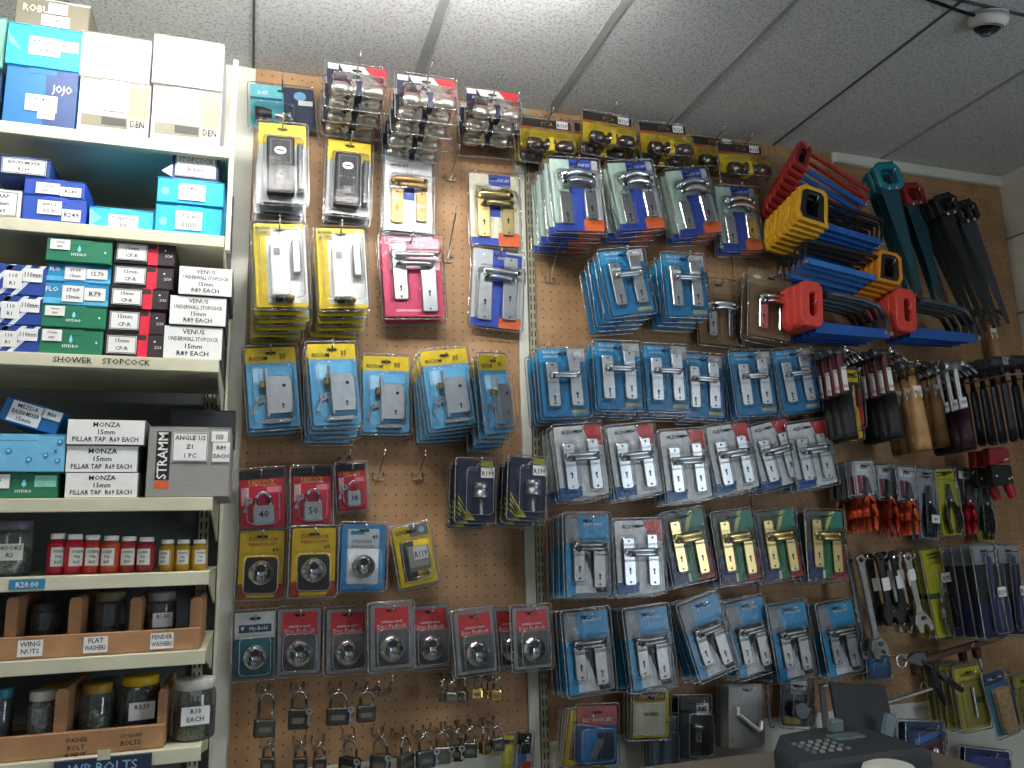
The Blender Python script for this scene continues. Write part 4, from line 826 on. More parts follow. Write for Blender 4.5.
# ------------------------------------------------------------------ saws
def toolrow(name, cat, parts, n, px, Y, step, label, where, rot=(0, 0, 0), jit=.02, group=None, hookpx=True):
    X, Z = at(*px, Y)
    for i in range(n):
        lab = label + (', %s on %s' % (ORD[i]+(' from front' if i else ' one'), where) if n > 1 else ', %s' % where)
        thing(name, lab, cat, parts, (X+step[0]*i, Y+step[1]*i, Z+step[2]*i), (rot[0], rot[1]+(rnd.uniform(-jit, jit) if i else 0), rot[2]), group or label+' row')
    if hookpx:
        L = -Y+.03; tl = math.atan2(-step[2], step[1]) if step[1] else .1
        tl = max(-.2, min(.5, tl)); hook(X, Z+Y*math.tan(tl), L, tl, 'wire hook carrying '+where)
def dloop(w, h, t, mt, hole=.55):
    o = [(-w*.5, -h*.34), (-w*.32, -h*.5), (w*.34, -h*.46), (w*.5, -h*.2), (w*.5, h*.3), (w*.36, h*.5), (-w*.26, h*.5), (-w*.44, h*.36)]
    i = [(x*hole-.0, z*hole*1.12) for x, z in o]
    return MB().ring(o, i, -t/2, t/2, mt, t*.2)
def handsaw(hm, bm, L, w=.10, h=.12, bh=.085, flip=1, back=None):
    """handle at the origin, blade running towards flip*x"""
    hb = dloop(w, h, .016, hm); g = MB()
    for i in range(5): g.box(-w*.5-.003, -w*.36, -.0085, .0085, -h*.30+i*h*.13, -h*.30+i*h*.13+.006, hm)
    x0, x1 = w*.34, w*.34+L; n = int(L/.012); top = [(x1, -h*.42+.03+bh*.18), (x0, -h*.42+bh)]; bot = [(x0, -h*.42)]
    for i in range(n): t = (i+.5)/n; bot += [(x0+L*t, -h*.42-.004+.03*t), (x0+L*(i+1)/n, -h*.42+.03*(i+1)/n)]
    bl = MB().prism((bot+top), -.0008, .0008, bm)
    sc = MB()
    for z in (-.015, .015): sc.lathe([(.006, -.009), (.005, -.0098), (.001, -.01)], CHROME, (w*.42, 0, z), 'y', 10)
    ps = [Part('handle', hb, None, [Part('grip_ridge', g)]), Part('blade', bl, None, [Part('rivet', sc)])]
    if back: ps.append(Part('back_strip', MB().prism([(x0-.02, -h*.42+bh-.004), (x1, -h*.42+.03+bh*.12), (x1, -h*.42+.03+bh*.12+.016), (x0-.02, h*.5)], -.004, .004, back, .001)))
    if flip < 0:
        for p in ps: p.rot = (0, 0, PI)
    return ps
REDP = M('#a82c2a', .4); ORP = M('#d98a1c', .4); YORP = M('#dca624', .4); SBLUE = mat('saw_blade_blue', '#2457a0', .3, .35, .12, 30); TEALP = M('#1d7f8e', .4); GSTEEL = mat('saw_steel', '#59616b', .35, .8, .15, 20)
def framesaw(hm, core, fm, bm, L, w, h, bh=.02, drop=.0):
    """D handle at the origin with a dark grip core, frame bar above, blade bar below, running towards +x"""
    o = [(-w*.5, -h*.30), (-w*.36, -h*.5), (w*.5, -h*.5), (w*.46, -h*.36), (w*.40, h*.40), (w*.28, h*.5), (-w*.30, h*.5), (-w*.46, h*.38)]
    mid = [(x*.76, z*.80) for x, z in o]; inn = [(x*.40, z*.58) for x, z in o]
    hb = MB().ring(o, mid, -.009, .009, hm, .002); cr = MB().ring(mid, inn, -.006, .006, core, .001)
    fr = MB().prism([(w*.3, h*.30), (w*.40+L, h*.30-drop), (w*.44+L, h*.26-drop), (w*.44+L, -h*.40), (w*.40+L, -h*.40), (w*.40+L, h*.26-drop-.008), (w*.38, h*.22)], -.004, .004, fm, .001)
    bl = MB().prism([(w*.44, -h*.5), (w*.46+L, -h*.46), (w*.46+L, -h*.46+bh), (w*.44, -h*.5+bh)], -.003, .003, bm, .001)
    wn = MB().lathe([(.005, -.008), (.007, -.004), (.007, .004), (.005, .008)], CHROME, (w*.43+L, 0, -h*.42), 'y', 10)
    return [Part('handle', hb, None, [Part('grip_core', cr, 'dark grip core')]), Part('frame', fr, None, [Part('wing_nut', wn)]), Part('blade', bl)]
SB2 = mat('saw_bar_blue', '#2a62b4', .25, .2, .1, 30); DKR = M('#6a2024', .45)
red_saw = framesaw(REDP, DKR, REDP, SB2, .22, .055, .085, .014)
toolrow('hacksaw', 'hacksaw', red_saw, 9, (802, 156), -.20, (-.0015, .0185, -.0125), 'red handled saw with blue blade', 'hook nearest the ceiling', (0, math.radians(24), 0))
or_saw = framesaw(YORP, BLACK, BLACK, SB2, .20, .115, .115, .020)
toolrow('hacksaw', 'hacksaw', or_saw, 8, (812, 206), -.20, (-.0015, .020, -.006), 'orange handled saw with blue blade', 'hook under the red saws', (0, math.radians(11), 0))
or_saw2 = framesaw(ORP, BLACK, BLACK, mat('saw_bar_pale', '#3f7cc8', .25, .2, .1, 30), .25, .095, .10, .018)
for p in or_saw2: p.rot = (0, 0, PI)
toolrow('hacksaw', 'hacksaw', or_saw2, 6, (888, 268), -.19, (-.003, .022, -.006), 'orange handled saw turned backwards', 'hook above the red hacksaws', (0, math.radians(7), 0))
def hacksaw(hm, fm, bm, L=.24):
    w, h = .085, .135; o = rrect(0, 0, w*.86, h, .022, 3)
    i = rrect(.004, 0, w*.30, h*.52, .012, 3); hb = MB().ring(o, i, -.015, .015, hm, .004)
    fr = MB().tube([(.03, 0, .040), (.05, 0, .046), (.10, 0, .047), (L, 0, .044), (L+.05, 0, .036), (L+.075, 0, .0), (L+.08, 0, -.05)], .0085, fm, 8)
    bl = MB().prism([(.02, -.080), (L+.085, -.060), (L+.085, -.034), (.02, -.046)], -.003, .003, bm); pin = MB().lathe([(.004, -.006), (.004, .006)], CHROME, (L+.08, 0, -.045), 'y', 8)
    wn = MB().box(L+.083, L+.10, -.004, .004, -.052, -.038, CHROME, .001, .002)
    return [Part('handle', hb), Part('frame', fr, None, [Part('wing_nut', wn)]), Part('blade', bl, None, [Part('pin', pin)])]
CORAL = M('#d8483e', .35); FGREY = mat('frame_grey', '#566068', .35, .5, .1)
hs1 = hacksaw(CORAL, FGREY, SB2, .19)
toolrow('hacksaw', 'hacksaw', hs1, 5, (809, 305), -.18, (.001, .0315, .001), 'red handled hacksaw with grey frame', 'hook beside the brown handle packs', (0, math.radians(5), 0), hookpx=True)
toolrow('hacksaw', 'hacksaw', hs1, 4, (903, 311), -.17, (.001, .0315, .001), 'red handled hacksaw with blue blade', 'hook above the wooden hammers', (0, math.radians(5), 0))
teal = handsaw(TEALP, mat('teal_blade', '#2c5a68', .35, .4, .12, 20), .34, .09, .10, .07)
toolrow('handsaw', 'saw', teal, 3, (888, 177), -.16, (.004, .028, -.004), 'teal handled saw hanging blade down', 'first vertical saw hook', (0, math.radians(78), 0))
rv = handsaw(REDP, mat('teal_blade2', '#35606c', .35, .4, .12, 20), .33, .075, .09, .07)
toolrow('handsaw', 'saw', rv, 2, (913, 195), -.07, (.0, .028, -.004), 'red handled saw hanging blade down', 'second vertical saw hook', (0, math.radians(80), 0))
bk = handsaw(BLACK, mat('dull_blade', '#3a3d42', .35, .7, .12, 20), .40, .07, .095, .052)
toolrow('handsaw', 'saw', bk, 4, (946, 205), -.13, (.002, .028, -.002), 'black handled saw hanging blade down', 'third vertical saw hook', (0, math.radians(71), 0))
bk2 = handsaw(BLACK, GSTEEL, .37, .075, .10, .07)
toolrow('handsaw', 'saw', bk2, 2, (966, 212), -.08, (.0, .03, -.002), 'steel bladed saw with black handle', 'last vertical saw hook', (0, math.radians(72), 0))

# ------------------------------------------------------------------ hammers
def hammer(kind):
    ps = []
    L = .242; head = DKSTEEL if kind != 'steel' else STEEL
    hd = MB().lathe([(.012, -.046), (.0145, -.043), (.0145, -.028), (.010, -.022), (.012, -.01), (.0125, .012), (.009, .02)], head, (0, 0, 0), 'x', 14)
    claw = MB()
    for s in (-1, 1): claw.tube([(.012, s*.003, .002), (.03, s*.006, .004), (.052, s*.009, -.006), (.07, s*.011, -.026)], [.0085, .008, .006, .003], head if kind != 'grip' else CHROME, 8)
    ps.append(Part('head', hd, None, [Part('claw', claw)]))
    if kind == 'wood':
        ps.append(Part('handle', MB().lathe([(.010, .012), (.010, -.03), (.0105, -.06), (.019, -.11), (.021, -.2), (.020, -L), (.015, -L-.006)], WOOD, n=12)))
        st = MB().box(-.013, .013, -.0125, -.0115, -.095, -.06, PAPER); st.text('R65', 0, -.078, -.0128, .012, INK, .022); ps.append(Part('price_sticker', st, 'white price sticker'))
    elif kind == 'grip':
        ps.append(Part('shaft', MB().lathe([(.0105, .01), (.0105, -.12)], M('#541c26', .35), n=12)))
        st = MB().box(-.008, .008, -.012, -.0108, -.112, -.045, PAPER); st.text('16oz', 0, -.05, -.0124, .009, INK, .016); st.text('R89', 0, -.10, -.0124, .01, RED, .016); ps.append(Part('sticker', st, 'white sticker'))
        ps.append(Part('grip', MB().lathe([(.014, -.118), (.019, -.125), (.021, -.18), (.0195, -.22), (.022, -L), (.016, -L-.008)], M('#1d1f22', .6), n=12)))
    else:
        ps.append(Part('shaft', MB().lathe([(.0085, .01), (.0085, -.13)], STEEL, n=12))); st = MB().box(-.011, .011, -.0115, -.0105, -.125, -.095, PAPER); st.text('R99', 0, -.11, -.0118, .01, INK, .018); ps.append(Part('sticker', st, 'white sticker'))
        ps.append(Part('grip', MB().lathe([(.013, -.128), (.019, -.135), (.020, -.2), (.021, -L), (.016, -L-.008)], M('#2c1620', .55), n=12)))
    return ps
HG, HW, HS = hammer('grip'), hammer('wood'), hammer('steel')
toolrow('hammer', 'hammer', HG, 4, (838, 352), -.19, (.004, .038, -.001), 'red shafted hammer with black grip', 'hook beside the last blue packs', (0, math.radians(-3), 0))
toolrow('hammer', 'hammer', HG, 4, (883, 353), -.19, (.004, .038, -.001), 'maroon shafted hammer with white sticker', 'hook under the second red hacksaws', (0, math.radians(-3), 0))
toolrow('hammer', 'hammer', HW, 4, (910, 366), -.21, (.005, .038, -.001), 'claw hammer with pale wooden handle', 'first wooden hammer hook', (0, math.radians(-4), 0))
toolrow('hammer', 'hammer', HW, 2, (931, 366), -.13, (.004, .038, -.001), 'claw hammer with wooden handle and price sticker', 'second wooden hammer hook', (0, math.radians(-2), 0))
toolrow('hammer', 'hammer', HS, 4, (954, 366), -.21, (.006, .038, -.001), 'steel shafted hammer with dark maroon grip', 'hook beside the wooden ones', (0, math.radians(-4), 0))
def blackhammer():
    ps = [Part('head', MB().lathe([(.014, -.05), (.017, -.046), (.017, .046), (.014, .05)], M('#232428', .5), (0, 0, 0), 'x', 14))]
    ps.append(Part('handle', MB().lathe([(.007, -.014), (.007, -.06), (.011, -.07), (.0115, -.18), (.0125, -.225), (.009, -.232)], M('#171a24', .5), n=12)))
    tg = MB().box(-.010, .010, -.0185, -.0172, -.012, .012, M('#8d9095', .5)); ps.append(Part('head_label', tg, 'pale label')); return ps
ml = blackhammer()
toolrow('hammer', 'hammer', ml, 7, (1000, 362), -.26, (.002, .037, -.001), 'black handled hammer with black head', 'first hook by the corner', (0, math.radians(-3), 0))
toolrow('hammer', 'hammer', ml, 5, (1022, 361), -.245, (.002, .038, -.001), 'black handled hammer with dark head', 'second hook by the corner', (0, math.radians(-3), 0))
X, Z = at(1004, 372, -.2)
thing('tool_rail', 'thin steel rail behind the black handled hammers', 'rail', [Part('front_rod', MB().tube([(-.10, -.085, -.03), (.12, -.085, -.01)], .003, WIRE, 6)), Part('wall_arm', MB().tube([(-.1, .195, -.03), (-.1, -.085, -.03)], .003, WIRE, 6)), Part('wall_arm', MB().tube([(.1, .195, -.012), (.1, -.085, -.012)], .003, WIRE, 6))], (X, -.2, Z))
X, Z = at(986, 312, -.03)
thing('hammer', 'small wooden handled hammer alone on the board under the steel bladed saws', 'hammer', hammer('wood'), (X, -.03, Z), (0, math.radians(-6), 0)); hook(X, Z-.014, .05, .1, 'wire hook carrying the lone wooden hammer')
scr = lambda hx: [Part('grip', MB().lathe([(.008, 0), (.012, .006), (.012, .05), (.008, .07), (.005, .072)], M(hx, .35), (0, -.012, -.17), n=10))]
w, h = .05, .2; q = uv(w, h)
KINDS['SD'] = Kind('screwdriver_pack', 'yellow headed screwdriver pack', 'screwdriver pack', w, h, .03, card(w, h, M('#2a2c30', .4), [(R4(0, 0, 1, .18), YEL), (R4(0, .9, 1, 1), YEL)], [('DRIVER', .5, .1, .05, INK, .8)]) +
    [Part('screwdriver', MB().lathe([(.007, -.17), (.012, -.165), (.012, -.115), (.007, -.098), (.0035, -.095), (.0035, -.04), (.002, -.035)], M('#d8a41e', .35), (-.006, -.014, 0), n=10)), Part('screwdriver', MB().lathe([(.006, -.15), (.009, -.145), (.009, -.11), (.0055, -.095), (.003, -.092), (.003, -.04)], RED, (.013, -.013, 0), n=10), 'red screwdriver'), blister(w, h, .05, .2, .95, .9, .028)])
stack('SD', 2, (850, 370), (856, 440), 'hook between the first two hammer hooks', extra=.06)

# ------------------------------------------------------------------ pliers and spanners
def pliers(w, h, hx, u=.5, spread=1., jaw=DKSTEEL):
    q = uv(w, h); x, zc = q(u, .48); g = M(hx, .35); L = h*.50; ps = []
    for s in (-1, 1):
        b = MB().tube([(x+s*.004, -.01, zc), (x+s*.012*spread, -.011, zc-L*.25), (x+s*.016*spread, -.011, zc-L*.6), (x+s*.011*spread, -.011, zc-L)], [.0045, .0075, .0078, .005], g, 8); ps.append(Part('handle', b))
    j = MB().prism([(x-.010, zc-.008), (x+.010, zc-.008), (x+.011, zc+.012), (x+.003, zc+.05), (x-.003, zc+.05), (x-.011, zc+.012)], -.014, -.004, jaw, .002)
    rv_ = MB().lathe([(.005, -.0145), (.004, -.0155), (.001, -.0157)], CHROME, (x, 0, zc), 'y', 10)
    return ps + [Part('jaw', j, None, [Part('rivet', rv_)])]
def plierpack(key, w, h, base, patches, texts, hx, desc, mt=None, spread=1., ex=()):
    KINDS[key] = Kind('pliers_pack', desc, 'pliers', w, h, .024, card(w, h, base, patches, texts)[:] + pliers(w, h, hx, spread=spread) + list(ex) + [blister(w, h, .06, .06, .94, .5, .021, mt)])
def halfcard(w, h, base, patches=(), texts=()):
    """short header card; the tool shows below it"""
    q = uv(w, h); b = MB().prism(rrect(0, TOP-h*.24, w, h*.48, .004), -.0005, .0005, base)
    for i, (poly, mt) in enumerate(patches): b.patch([q(*p) for p in poly], -.0008-.0003*i, mt)
    for s, u, v, hh, mt, mw in texts: b.text(s, *q(u, v), -.003, hh*h, mt, mw*w)
    return [Part('card', b), Part('hang_hole', MB().patch(rrect(0, 0, .02, .005, .002), -.0032, BLACK))]
w, h = .062, .2
for key, hx, desc, base, pp in (('PO', '#c24622', 'orange handled pliers with white header card', '#c9cccf', '#8a2c3c'), ('PR', '#bd3a22', 'red orange handled pliers with grey card', '#b5babd', '#7a2a3a'), ('PC', '#c64a22', 'orange handled cutters with pale card', '#a9afb6', '#6a2a3c'), ('PX', '#b8182c', 'crimson handled pliers with dark card', '#2c3036', '#2a2d33')):
    KINDS[key] = Kind('pliers', desc, 'pliers', w, h, .024, halfcard(w, h, M(base, .45), [(R4(.1, .2, .6, .46), M(pp, .4)), (R4(.1, .02, .9, .14), M('#dfe1e2', .45))], [('PLIERS', .5, .1, .035, INK, .7)]) + pliers(w, h, hx) + [blister(w, h*.48, .06, .06, .94, .97, .018)])
stack('PO', 5, (862, 461), (871, 531), 'first hook of pliers row', tilt=5); stack('PR', 3, (884, 465), (893, 538), 'second hook of pliers row', tilt=5); stack('PC', 4, (905, 467), (912, 543), 'third hook of pliers row', tilt=5)
w, h = .06, .21
KINDS['PB'] = Kind('pliers_pack', 'blue pliers pack with price tag', 'pliers', w, h, .026, card(w, h, M('#9aa5ae', .4), [(R4(.2, .35, .8, .75), M('#2b3f78', .4))], [('PLIERS', .5, .12, .035, INK, .7)]) + pliers(w, h, '#202838') + [sticker(w, h, .6, .72, .03, .024, '99', -.025), blister(w, h, .06, .1, .94, .95, .023)])
stack('PB', 2, (925, 469), (929, 545), 'hook before the yellow pliers card', tilt=5)
w, h = .078, .2; q = uv(w, h)
KINDS['PY'] = Kind('pliers_pack', 'black handled pliers on bright yellow card', 'pliers', w, h, .024, card(w, h, M('#c6c21c', .45), [(R4(.1, .04, .9, .06), INK), (R4(.1, .09, .6, .105), INK)], []) + pliers(w, h, '#23251e', spread=1.5) + [blister(w, h, .1, .15, .9, .97, .021)])
stack('PY', 2, (943, 469), (953, 534), 'hook in the pliers row', tilt=5)
stack('PX', 2, (964, 470), (970, 542), 'hook after the yellow pliers card', tilt=5)
w, h = .06, .22
KINDS['PD'] = Kind('pliers_pack', 'dark pack with yellow foot and green picture', 'pliers', w, h, .02, card(w, h, M('#3a4436', .4), [(R4(0, .86, 1, 1), M('#b5ad24', .45)), (R4(.2, .2, .7, .5), M('#5b7466', .4)), (R4(.5, 0, .9, .2), M('#8f8c34', .4))], []) + pliers(w, h, '#15171a') + [blister(w, h, .06, .1, .94, .95, .018)])
stack('PD', 2, (981, 470), (987, 540), 'hook below black hammers', tilt=5)
# spanners
def spanner(L, metal, box=False):
    b = MB().prism([(-.011, -.01), (.011, -.01), (.009, -.05), (.0085, -L+.045), (.014, -L+.02), (-.014, -L+.02), (-.0085, -L+.045), (-.009, -.05)], -.004, .004, metal, .0015)
    eye = MB().ring(oval(0, 0, .03, .03, 18), oval(0, 0, .014, .014, 18), -.005, .005, metal, .001)
    jaw = MB().prism([(-.018, -L+.025), (.012, -L+.03), (.03, -L+.004), (.034, -L-.022), (.022, -L-.028), (.016, -L-.008), (.002, -L-.004), (-.006, -L-.028), (-.02, -L-.024), (-.026, -L)], -.007, .007, metal, .002)
    screw = MB().lathe([(.005, -.006), (.006, -.003), (.006, .003), (.005, .006)], DKSTEEL, (.006, -.0072, -L+.012), 'x', 10)
    return [Part('handle', b, None, [Part('eye', eye)]), Part('jaw', jaw, None, [Part('adjusting_screw', screw)])]
sp1 = spanner(.24, mat('spanner_grey', '#8c8f90', .38, .85, .12, 30)); sp2 = spanner(.18, CHROME)
toolrow('spanner', 'spanner', sp1, 2, (860, 560), -.12, (-.012, .03, -.003), 'large grey adjustable spanner', 'hook by the last brass packs', (0, math.radians(-7), 0))
tg = Part('price_tag', MB().box(-.011, .011, -.0065, -.0045, -.062, -.032, PAPER)); 
toolrow('spanner', 'spanner', sp2+[tg], 3, (907, 558), -.13, (-.010, .03, -.002), 'chrome adjustable spanner with white tag', 'hook before the yellow pincers card', (0, math.radians(-8), 0))
sp3 = spanner(.16, M('#17181b', .45)); tg2 = Part('price_tag', MB().box(-.012, .012, -.0095, -.0072, -.09, -.055, PAPER), 'white price tag')
toolrow('spanner', 'spanner', sp3+[tg2], 2, (879, 558), -.10, (-.008, .03, -.002), 'black adjustable spanner with white tag', 'hook between grey and chrome spanners', (0, math.radians(-6), 0))
toolrow('spanner', 'spanner', sp3+[tg2], 2, (893, 556), -.10, (-.006, .03, -.002), 'black adjustable spanner with pale blue tag', 'hook beside the chrome spanners', (0, math.radians(-6), 0))
w, h = .085, .25
KINDS['PI'] = Kind('pliers_pack', 'steel pincers on yellow card', 'pliers', w, h, .026, card(w, h, M('#c2bc1e', .45), [(R4(.2, .05, .8, .07), INK), (R4(.25, .09, .7, .105), INK), (R4(0, .5, .5, .56), M('#2a5c34', .4))], []) + pliers(w, h, '#8b8d84', .58, 1.4, STEEL) + [sticker(w, h, .6, .33, .032, .026, 'R75', -.024), blister(w, h, .2, .15, .95, .95, .022)])
stack('PI', 3, (932, 549), (949, 636), 'hook in the spanner row', tilt=5)
w, h = .075, .25; q = uv(w, h)
ch = MB().lathe([(.012, 0), (.014, .01), (.013, .08), (.009, .1), (.006, .105), (.006, .2), (.004, .205)], M('#1f2c5c', .35), (0, -.016, q(0, .93)[1]), n=12)
KINDS['CH'] = Kind('chisel_pack', 'long clear chisel pack with navy card', 'chisel pack', w, h, .034, card(w, h, M('#23262e', .4), [(R4(0, 0, 1, .2), M('#9aa2a8', .4)), (R4(.1, .62, .9, .98), M('#22305c', .4))], [('CHISEL', .5, .1, .03, INK, .6)]) + [Part('chisel', ch), sticker(w, h, .62, .5, .03, .026, 'R59', -.033), blister(w, h, .04, .16, .96, .98, .031)])
stack('CH', 6, (982, 546), (996, 632), 'hook beside the pincers card', tilt=3); stack('CH', 4, (1007, 546), (1018, 646), 'hook by the corner', tilt=3, extra=.02)
# red clamp-like tools at the edge
cb_ = MB().prism([(-.05, -.01), (.05, .0), (.052, .05), (.03, .06), (-.045, .055)], -.016, .016, M('#9c2230', .4), .004); cd_ = MB().box(-.045, .055, -.014, .014, -.085, -.008, BLACK, .003, .01)
bo = MB(); 
for x_, z_ in ((-.03, -.05), (.03, -.06), (.045, -.055), (.02, .01), (.034, .014)): bo.lathe([(.006, -.016), (.005, -.02), (.001, -.021)], CHROME, (x_, 0, z_), 'y', 8)
hn = MB().tube([(.03, 0, -.07), (.045, 0, -.10), (.055, 0, -.13)], [.014, .018, .014], M('#b82434', .4), 8)
for b_ in (cb_, cd_, bo, hn): b_.v = [(x_*.8, y_*.8, z_*.8) for x_, y_, z_ in b_.v]
rt_ = [Part('tool_head', cb_), Part('tool_body', cd_, 'black body', [Part('bolt', bo)]), Part('handle', hn, 'red handle')]
toolrow('rivet_gun', 'rivet gun', rt_, 2, (997, 463), -.14, (-.004, .05, -.004), 'red and black tool with bolts', 'hook below the black hammers', (0, 0, 0))
# odds below the spanners
cl = [Part('bar', MB().box(-.15, .15, -.004, .004, -.008, .008, M('#4c2c26', .5), .002)), Part('fixed_jaw', MB().prism([(-.15, -.008), (-.136, -.008), (-.13, -.036), (-.15, -.036)], -.01, .01, M('#3c2420', .5), .003)), Part('sliding_jaw', MB().prism([(.03, -.009), (.048, -.009), (.045, -.036), (.03, -.036)], -.01, .01, M('#3c2420', .5), .003)), Part('screw_handle', MB().lathe([(.004, 0), (.006, .01), (.006, .03), (.003, .04)], M('#8f8f8c', .35, metal=.8), (.040, 0, -.076), n=10))]
toolrow('bar_clamp', 'clamp', cl, 2, (965, 648), -.13, (.0, .05, -.014), 'dark red bar clamp lying level', 'hooks below the pincers card', (0, math.radians(-9), 0))
def stripper():
    ps = []
    for s, e in ((1, (.13, -.085)), (-1, (.065, -.115))): ps.append(Part('handle', MB().tube([(.0, s*.003, 0), (.03, s*.004, -.02), (e[0]*.6, s*.004, e[1]*.6), (e[0], s*.004, e[1])], [.006, .009, .01, .008], BLACK, 8)))
    ps.append(Part('jaw', MB().prism([(-.05, .002), (.0, -.016), (.02, .0), (.01, .02), (-.02, .02)], -.006, .006, DKSTEEL, .002)))
    ps.append(Part('ring', MB().tube([(-.06+.016*math.cos(a), 0, .002+.016*math.sin(a)) for a in [2*PI*k/16 for k in range(16)]], .0028, CHROME, 6, closed=True)))
    return ps
X, Z = at(920, 660, -.24); thing('hanging_pliers', 'black handled ring pliers hanging open above the yellow packs', 'pliers', stripper(), (X, -.24, Z)); hook(X-.06, Z+.006, .26, .02, 'wire hook carrying the open ring pliers')
w, h = .10, .165; q = uv(w, h)
tagpack('YP', w, h, M('#b9ab22', .45), [(R4(.1, .22, .9, .95), M('#7f7a2c', .4)), (R4(.5, .5, .9, .6), M('#3a3a2a', .4))], [('DRILL SET', .5, .12, .06, INK, .6)], 'hardware_pack', 'long yellow carded tool pack', [Part('drill_bit', MB().lathe([(.004, -.12), (.004, -.04)], STEEL, (0, -.006, 0), n=8))], .013)
stack('YP', 6, (967, 667), (978, 730), 'hook below the bar clamps', tilt=3, pitch=.02)
tagpack('YP2', .06, .14, M('#a89c22', .45), [(R4(.1, .22, .9, .95), M('#6f6a2c', .4))], [('BITS', .5, .12, .06, INK, .6)], 'hardware_pack', 'narrow yellow carded tool pack', [Part('drill_bit', MB().lathe([(.004, -.1), (.004, -.04)], STEEL, (0, -.006, 0), n=8))], .013)
stack('YP2', 3, (1022, 676), (1030, 728), 'hook by the room corner', pitch=.02)
w, h = .075, .17; q = uv(w, h)
br = MB().box(q(.2, 0)[0], q(.8, 0)[0], -.024, -.003, q(0, .95)[1], q(0, .25)[1], mat('bristle_tan', '#a5865a', .8, 0, .35, 150, .6), .003, .004)
KINDS['BR'] = Kind('brush_pack', 'tan bristle block pack on blue card', 'brush pack', w, h, .03, card(w, h, M('#3a82a8', .4), [(R4(0, 0, 1, .18), M('#2a3464', .4))], [('WIRE BRUSH', .5, .1, .04, WHITE, .7)]) + [Part('bristle_block', br), blister(w, h, .06, .18, .94, .98, .027)])
stack('BR', 1, (992, 672), (1009, 738), 'hook in front of the yellow packs', base=.15)
tagpack('BL2', .075, .062, M('#1f4f7c', .4), [(R4(.1, .1, .9, .5), M('#2a6fa0', .4))], [], 'hardware_pack', 'deep blue hanging pack', [], .014)
stack('BL2', 2, (878, 656), (880, 680), 'hook beside the last blue bags')
rod_ = [Part('steel_bar', MB().tube([(-.09, 0, -.014), (.09, 0, .014)], .006, STEEL, 8)), Part('end_cap', MB().lathe([(.008, -.004), (.008, .006)], DKSTEEL, (.09, 0, .014), 'x', 10), 'dark cap'), Part('hang_loop', MB().tube([(.06+.012*math.cos(a), 0, .02+.012*math.sin(a)) for a in [2*PI*k/12 for k in range(12)]], .0015, WIRE, 5, closed=True))]
X, Z = at(908, 696, -.1); thing('steel_bar', 'bright steel bar held level above the keypad machine', 'metal bar', rod_, (X, -.1, Z))
w, h = .12, .15; q = uv(w, h)
bagm = M('#5c2a3c', .4)
KINDS['MB'] = Kind('hardware_pack', 'maroon and blue bag of fittings', 'hardware pack', w, h, .034, card(w, h, M('#243e68', .4), [([(0, .55), (1, .25), (1, 1), (0, 1)], bagm), ([(.2, .3), (.9, .1), (.9, .2), (.2, .42)], M('#3f6fae', .4))], []) +
    [Part('fitting', MB().lathe([(.006, 0), (.01, .004), (.01, .03), (.005, .034)], CHROME, (-.02, -.014, -.1), n=10)), Part('fitting', MB().lathe([(.006, 0), (.01, .004), (.01, .03), (.005, .034)], CHROME, (.02, -.014, -.08), n=10)), blister(w, h, .05, .1, .95, .97, .03, BAG)])
stack('MB', 2, (925, 722), (926, 772), 'hook beside the raised tray', base=.1)
tagpack('NB', .16, .07, M('#1e2f6c', .4), [(R4(.1, .2, .9, .7), M('#26408c', .4))], [], 'hardware_pack', 'wide dark blue pack', [], .02)
stack('NB', 2, (988, 750), (988, 776), 'hook under the tan brush pack')

# ------------------------------------------------------------------ counter machine
Ym = -.42
DG1 = M('#34373b', .5); DG2 = M('#24272b', .5); GTEAL = M('#66787c', .45)
X, Z = at(822, 748, Ym); mz = Z-.035
base_ = MB()
o = [(-.14, -.10), (-.11, .02), (-.04, .10), (.08, .12), (.19, .10), (.20, -.10)]
base_.loops([[(x, y, 0) for x, y in o], [(x, y, .03+.12*(y+.1)*.25) for x, y in o], [(x*.94, y*.94, .04+.12*(y+.1)*.25) for x, y in o]], DG1)
kp = []
def ztop(y): return .0405+.03*(y+.1)
for r_ in range(4):
    for c_ in range(5):
        x_, y_ = -.06+c_*.022, -.05+r_*.022; z_ = ztop(y_)
        kp.append(Part('key', MB().lathe([(.0055, 0), (.006, .003), (.005, .005)], M('#8f908d', .5) if c_ in (1, 2, 3) else GTEAL, (x_, y_, z_-.001), n=8)))
lcd = MB().loops([[(x, y, ztop(y)-.001) for x, y in ((.05, .01), (.13, .01), (.13, .05), (.05, .05))], [(x, y, ztop(y)+.003) for x, y in ((.053, .013), (.127, .013), (.127, .047), (.053, .047))]], M('#5f6e66', .2))
tray = MB().loops([[(.13, .10, .02), (.28, .085, .01), (.28, .093, .01), (.13, .108, .02)], [(.165, .16, .135), (.31, .14, .12), (.31, .15, .12), (.165, .17, .135)]], DG2)
g1 = MB().box(.09, .122, .07, .09, .02, .07, GTEAL, .004, .006); g2 = MB().loops([[(.205, .05, .0), (.23, .05, .0), (.23, .065, .0), (.205, .065, .0)], [(.24, .06, .075), (.265, .06, .07), (.265, .072, .07), (.24, .072, .075)]], GTEAL)
thing('fax_machine', 'dark grey desk machine with keypad and raised tray on the counter', 'fax machine', [Part('base', base_, None, kp+[Part('display', lcd)]), Part('paper_tray', tray), Part('tray_guide', g1, 'pale teal guide'), Part('tray_guide', g2, 'pale teal guide')], (X, Ym, mz))
cb2 = MB().box(.75, X+.30, -.75, -.28, mz-.04, mz-.0005, M('#6d675a', .5), .004); cf2 = MB().box(.77, X+.28, -.72, -.30, .02, mz-.04, M('#57524a', .6))
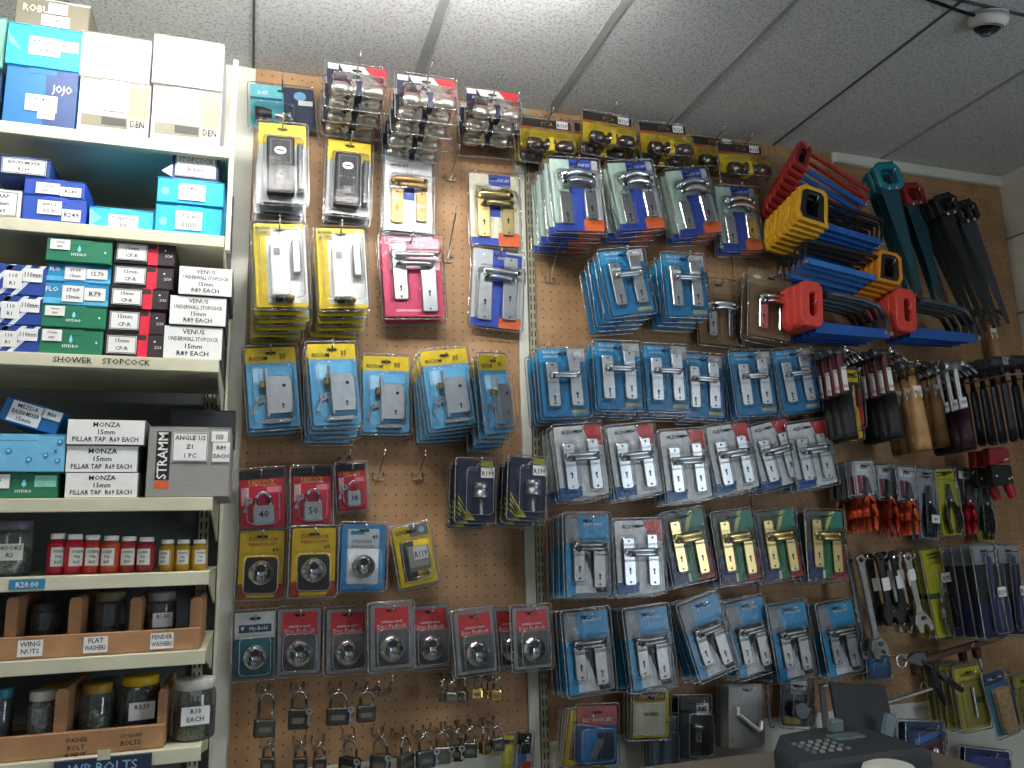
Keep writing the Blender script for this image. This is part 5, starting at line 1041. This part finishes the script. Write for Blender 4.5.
thing('counter', 'plain counter under the keypad machine in front of the back wall', 'counter', [Part('counter_top', cb2), Part('counter_front', cf2, None, [Part('plinth', MB().box(.79, X+.26, -.69, -.32, 0, .02, DG2))])])
Xf = X; X, Z = at(888, 764, -.56)
cr = MB(); L = []
for k, (s, zz) in enumerate(((1, 0), (1.0, .03), (.92, .045), (.7, .052))): L.append([(.055*s*math.cos(a), .05*s*math.sin(a), zz*.62) for a in [2*PI*j/20 for j in range(20)]])
cr.loops(L, CREAM, smooth=True)
zc = max(mz, Z-.04)
thing('plastic_case', 'rounded cream plastic case in front of the keypad machine', 'plastic case', [Part('case', cr), Part('seam_band', MB().lathe([(.048, .0), (.048, .003)], M('#b5b5a4', .5), n=20)) ], (X, -.56, mz))

# ------------------------------------------------------------------ lamps
def tube_lamp(x0, x1, y, label, power, col, z, gap):
    em = bpy.data.materials.new('lit_tube'); em.use_nodes = True; nt = em.node_tree
    for n in list(nt.nodes): nt.nodes.remove(n)
    o_ = nt.nodes.new('ShaderNodeOutputMaterial'); e = nt.nodes.new('ShaderNodeEmission'); e.inputs[0].default_value = (*col, 1); e.inputs[1].default_value = power; nt.links.new(e.outputs[0], o_.inputs[0])
    ps = [Part('housing', MB().box(x0, x1, y-.022, y+.022, CEIL-.05, CEIL-.0005, WHITE, .004))]
    for s in (-1, 1):
        yy = y+s*gap/2
        ps.append(Part('tube', MB().lathe([(.013, x0+.02), (.013, x1-.02)], em, (0, yy, z), 'x', 10), 'lit white tube'))
    for xx in (x0, x1-.02):
        ps.append(Part('end_holder', MB().box(xx, xx+.02, y-gap/2-.016, y+gap/2+.016, z-.016, CEIL-.049, WHITE, .002)))
    thing('ceiling_lamp', label, 'lamp', ps)
tube_lamp(-.55, .70, -.785, 'twin fluorescent tube lamp on the ceiling in front of the pegboards', 74, (1, .985, .95), CEIL-.125, .09)
tube_lamp(-1.3, -.1, -2.4, 'twin fluorescent tube lamp on the ceiling behind the counter', 7, (1, .985, .95), CEIL-.12, .12)
la = bpy.data.lights.new('doorway_daylight', 'AREA'); la.shape = 'RECTANGLE'; la.size = 1.2; la.size_y = 1.9; la.energy = 40; la.color = (.78, .89, 1)
lo = bpy.data.objects.new('doorway_daylight', la); COL.objects.link(lo); lo.location = (2.47, -2.35, 1.3); lo.rotation_euler = (Vector((0, -1.6, 1.35))-Vector(lo.location)).to_track_quat('-Z', 'Y').to_euler()
wd = bpy.data.worlds.new('world'); S.world = wd; wd.use_nodes = True
wd.node_tree.nodes['Background'].inputs[0].default_value = (.75, .85, 1, 1); wd.node_tree.nodes['Background'].inputs[1].default_value = .19
S.view_settings.view_transform = 'Standard'; S.view_settings.look = 'None'; S.view_settings.gamma = 1; S.view_settings.exposure = 0; S.view_settings.use_curve_mapping = False
S.cycles.transparent_max_bounces = 32; S.cycles.max_bounces = 6; S.cycles.diffuse_bounces = 3; S.cycles.glossy_bounces = 3
S.cycles.sample_clamp_indirect = 6; S.cycles.caustics_reflective = False; S.cycles.caustics_refractive = False
